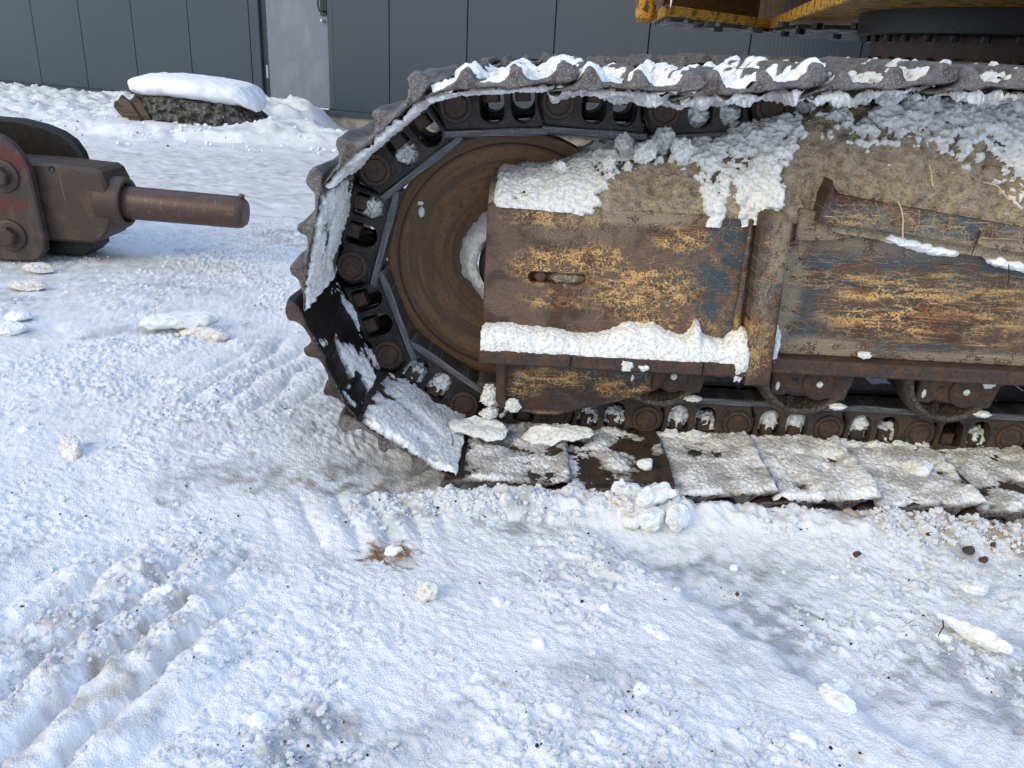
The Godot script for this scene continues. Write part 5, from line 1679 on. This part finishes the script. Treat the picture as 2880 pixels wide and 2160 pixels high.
	for bd in bands:
		for k in bd[5]:
			var x: float = lerpf(bd[3], bd[4], (k + g.randf_range(0.15, 0.85)) / bd[5])
			var z := g.randf_range(bd[1], bd[2])
			var r := g.randf_range(0.006, 0.013)
			var nth: String = ["leftmost", "second from the left", "third from the left", "fourth from the left", "fourth from the right", "third from the right", "second from the right", "rightmost"][k if k < bd[5] - 4 or bd[5] == 8 else k + 1]
			chunk("snow_lump", "loose snow lump, " + nth + " of those " + bd[0], "snow lump", Vector3(x, ground_h(x, z) - r * 0.10, z), Vector3(r * g.randf_range(0.8, 1.6), r * 0.8, r), 1000 + k + int(z * 100), M.crumb, 8, Vector3(0, g.randf() * 180, 0), "loose snow lumps")
	for q in [[Vector3(0.789, 0.006, 0.362), 0.014, "flat grey pebble in the dirt right of the ice heap"], [Vector3(0.799, 0.008, 0.392), 0.011, "round brown pebble below the flat grey pebble"], [Vector3(0.586, 0.008, 0.396), 0.009, "brown pebble alone on the snow below the third shoe"], [Vector3(0.84, 0.008, 0.345), 0.007, "tiny brown pebble near the right edge"], [Vector3(0.36, -0.002, 0.515), 0.006, "tiny brown pebble on the grey ice patch"]]:
		chunk("pebble", q[2], "pebble", q[0], Vector3(q[1] * 0.9, q[1] * 0.5, q[1] * 0.7), int(q[0].x * 1000), M.stone, 7, Vector3(0, 40, 0))
	for q in [[Vector3(0.735, 0.012, 0.325), "dark red brown leaf scrap in the dirt by the track", 20.0]]:
		var s := Soup.new()
		extrude(s, pts([-0.008, 0, -0.003, -0.004, 0.007, -0.002, 0.009, 0.002, 0.001, 0.005, -0.006, 0.003]), [], 0.0, 0.0012, 0.0)
		rough(s, 3, 60.0, 0.006)
		s.move(Transform3D(Basis.from_euler(Vector3(-1.1, deg_to_rad(q[2]), 0)), Vector3.ZERO))
		var p := part("leaf_scrap", commit(s, 40), M.leaf, self)
		p.position = q[0]
		tag(p, q[1], "leaf")
	# twigs
	for q in [[Vector3(-0.117, 0.04, 0.155), Vector3(-0.118, 0.07, 0.150), "thin dark twig standing in the snow on the rising shoe"], [Vector3(0.655, 0.004, 0.56), Vector3(0.63, 0.006, 0.60), "thin curved brown twig on the flattened snow"]]:
		var s := Soup.new()
		tube(s, [q[0], (q[0] + q[1]) / 2 + Vector3(0.004, 0.003, 0), q[1]], 0.0012, 0.0008, 5)
		var p := part("twig", commit(s, 60), M.twig, self)
		tag(p, q[2], "twig")

func build_scatter():
	var g := RandomNumberGenerator.new()
	g.seed = 4242
	for kind in 3:
		var s := Soup.new()
		lump(s, Vector3.ZERO, Vector3.ONE, 60 + kind, 9 if kind < 2 else 5, 0.35, 2.0, 2)
		var mm := MultiMesh.new()
		mm.transform_format = MultiMesh.TRANSFORM_3D
		mm.mesh = commit(s, 28)
		var list := []
		var want: int = [24000, 10000, 2200][kind]
		var tries := 0
		while list.size() < want and tries < want * 8:
			tries += 1
			var z: float
			var x: float
			if g.randf() < 0.12:
				z = g.randf_range(0.25, 0.34); x = g.randf_range(-0.25, 1.2)
			elif g.randf() < 0.05:
				z = g.randf_range(-6.2, -4.4); x = g.randf_range(-4.5, -1.0)
			else:
				z = 1.0 - 2.6 * pow(g.randf(), 1.5); x = g.randf_range(-1.5 + z * 0.5, 1.0)
			if x > -0.45 and z < 0.25 and z > -2.6: continue
			var w: float = 0.22 + gn.m.get_noise_2d(x, z) * 1.4 + gn.s.get_noise_2d(x, z) * 0.9
			if z > 0.24 and z < 0.34: w += 0.2
			if g.randf() > w: continue
			var r: float = 0.0008 + 0.0058 * pow(g.randf(), 7.0)
			if kind == 2: r = 0.0005 + 0.0019 * pow(g.randf(), 4.0)
			if z < -3.0: r *= 3.0
			var b := Basis.from_euler(Vector3(g.randf() * TAU, g.randf() * TAU, 0)).scaled(Vector3.ONE * r)
			b = b * Basis.IDENTITY.scaled(Vector3(g.randf_range(0.7, 1.5), g.randf_range(0.6, 1.0), 1.0))
			list.append(Transform3D(b, Vector3(x, ground_h(x, z) + r * 0.05, z)))
		mm.instance_count = list.size()
		for i in list.size(): mm.set_instance_transform(i, list[i])
		var o := MultiMeshInstance3D.new()
		o.name = ["snow_crumbs", "ice_crumbs", "dirt_specks"][kind]
		o.multimesh = mm
		o.material_override = [M.crumb, M.crumb, M.twig][kind]
		add_child(o, true)
		o.set_meta("kind", "stuff")
		tag(o, ["fine snow crumbs scattered over the trodden ground", "angular ice crumbs scattered over the trodden ground", "dark specks of grit scattered over the snow"][kind], ["snow", "ice", "grit"][kind])
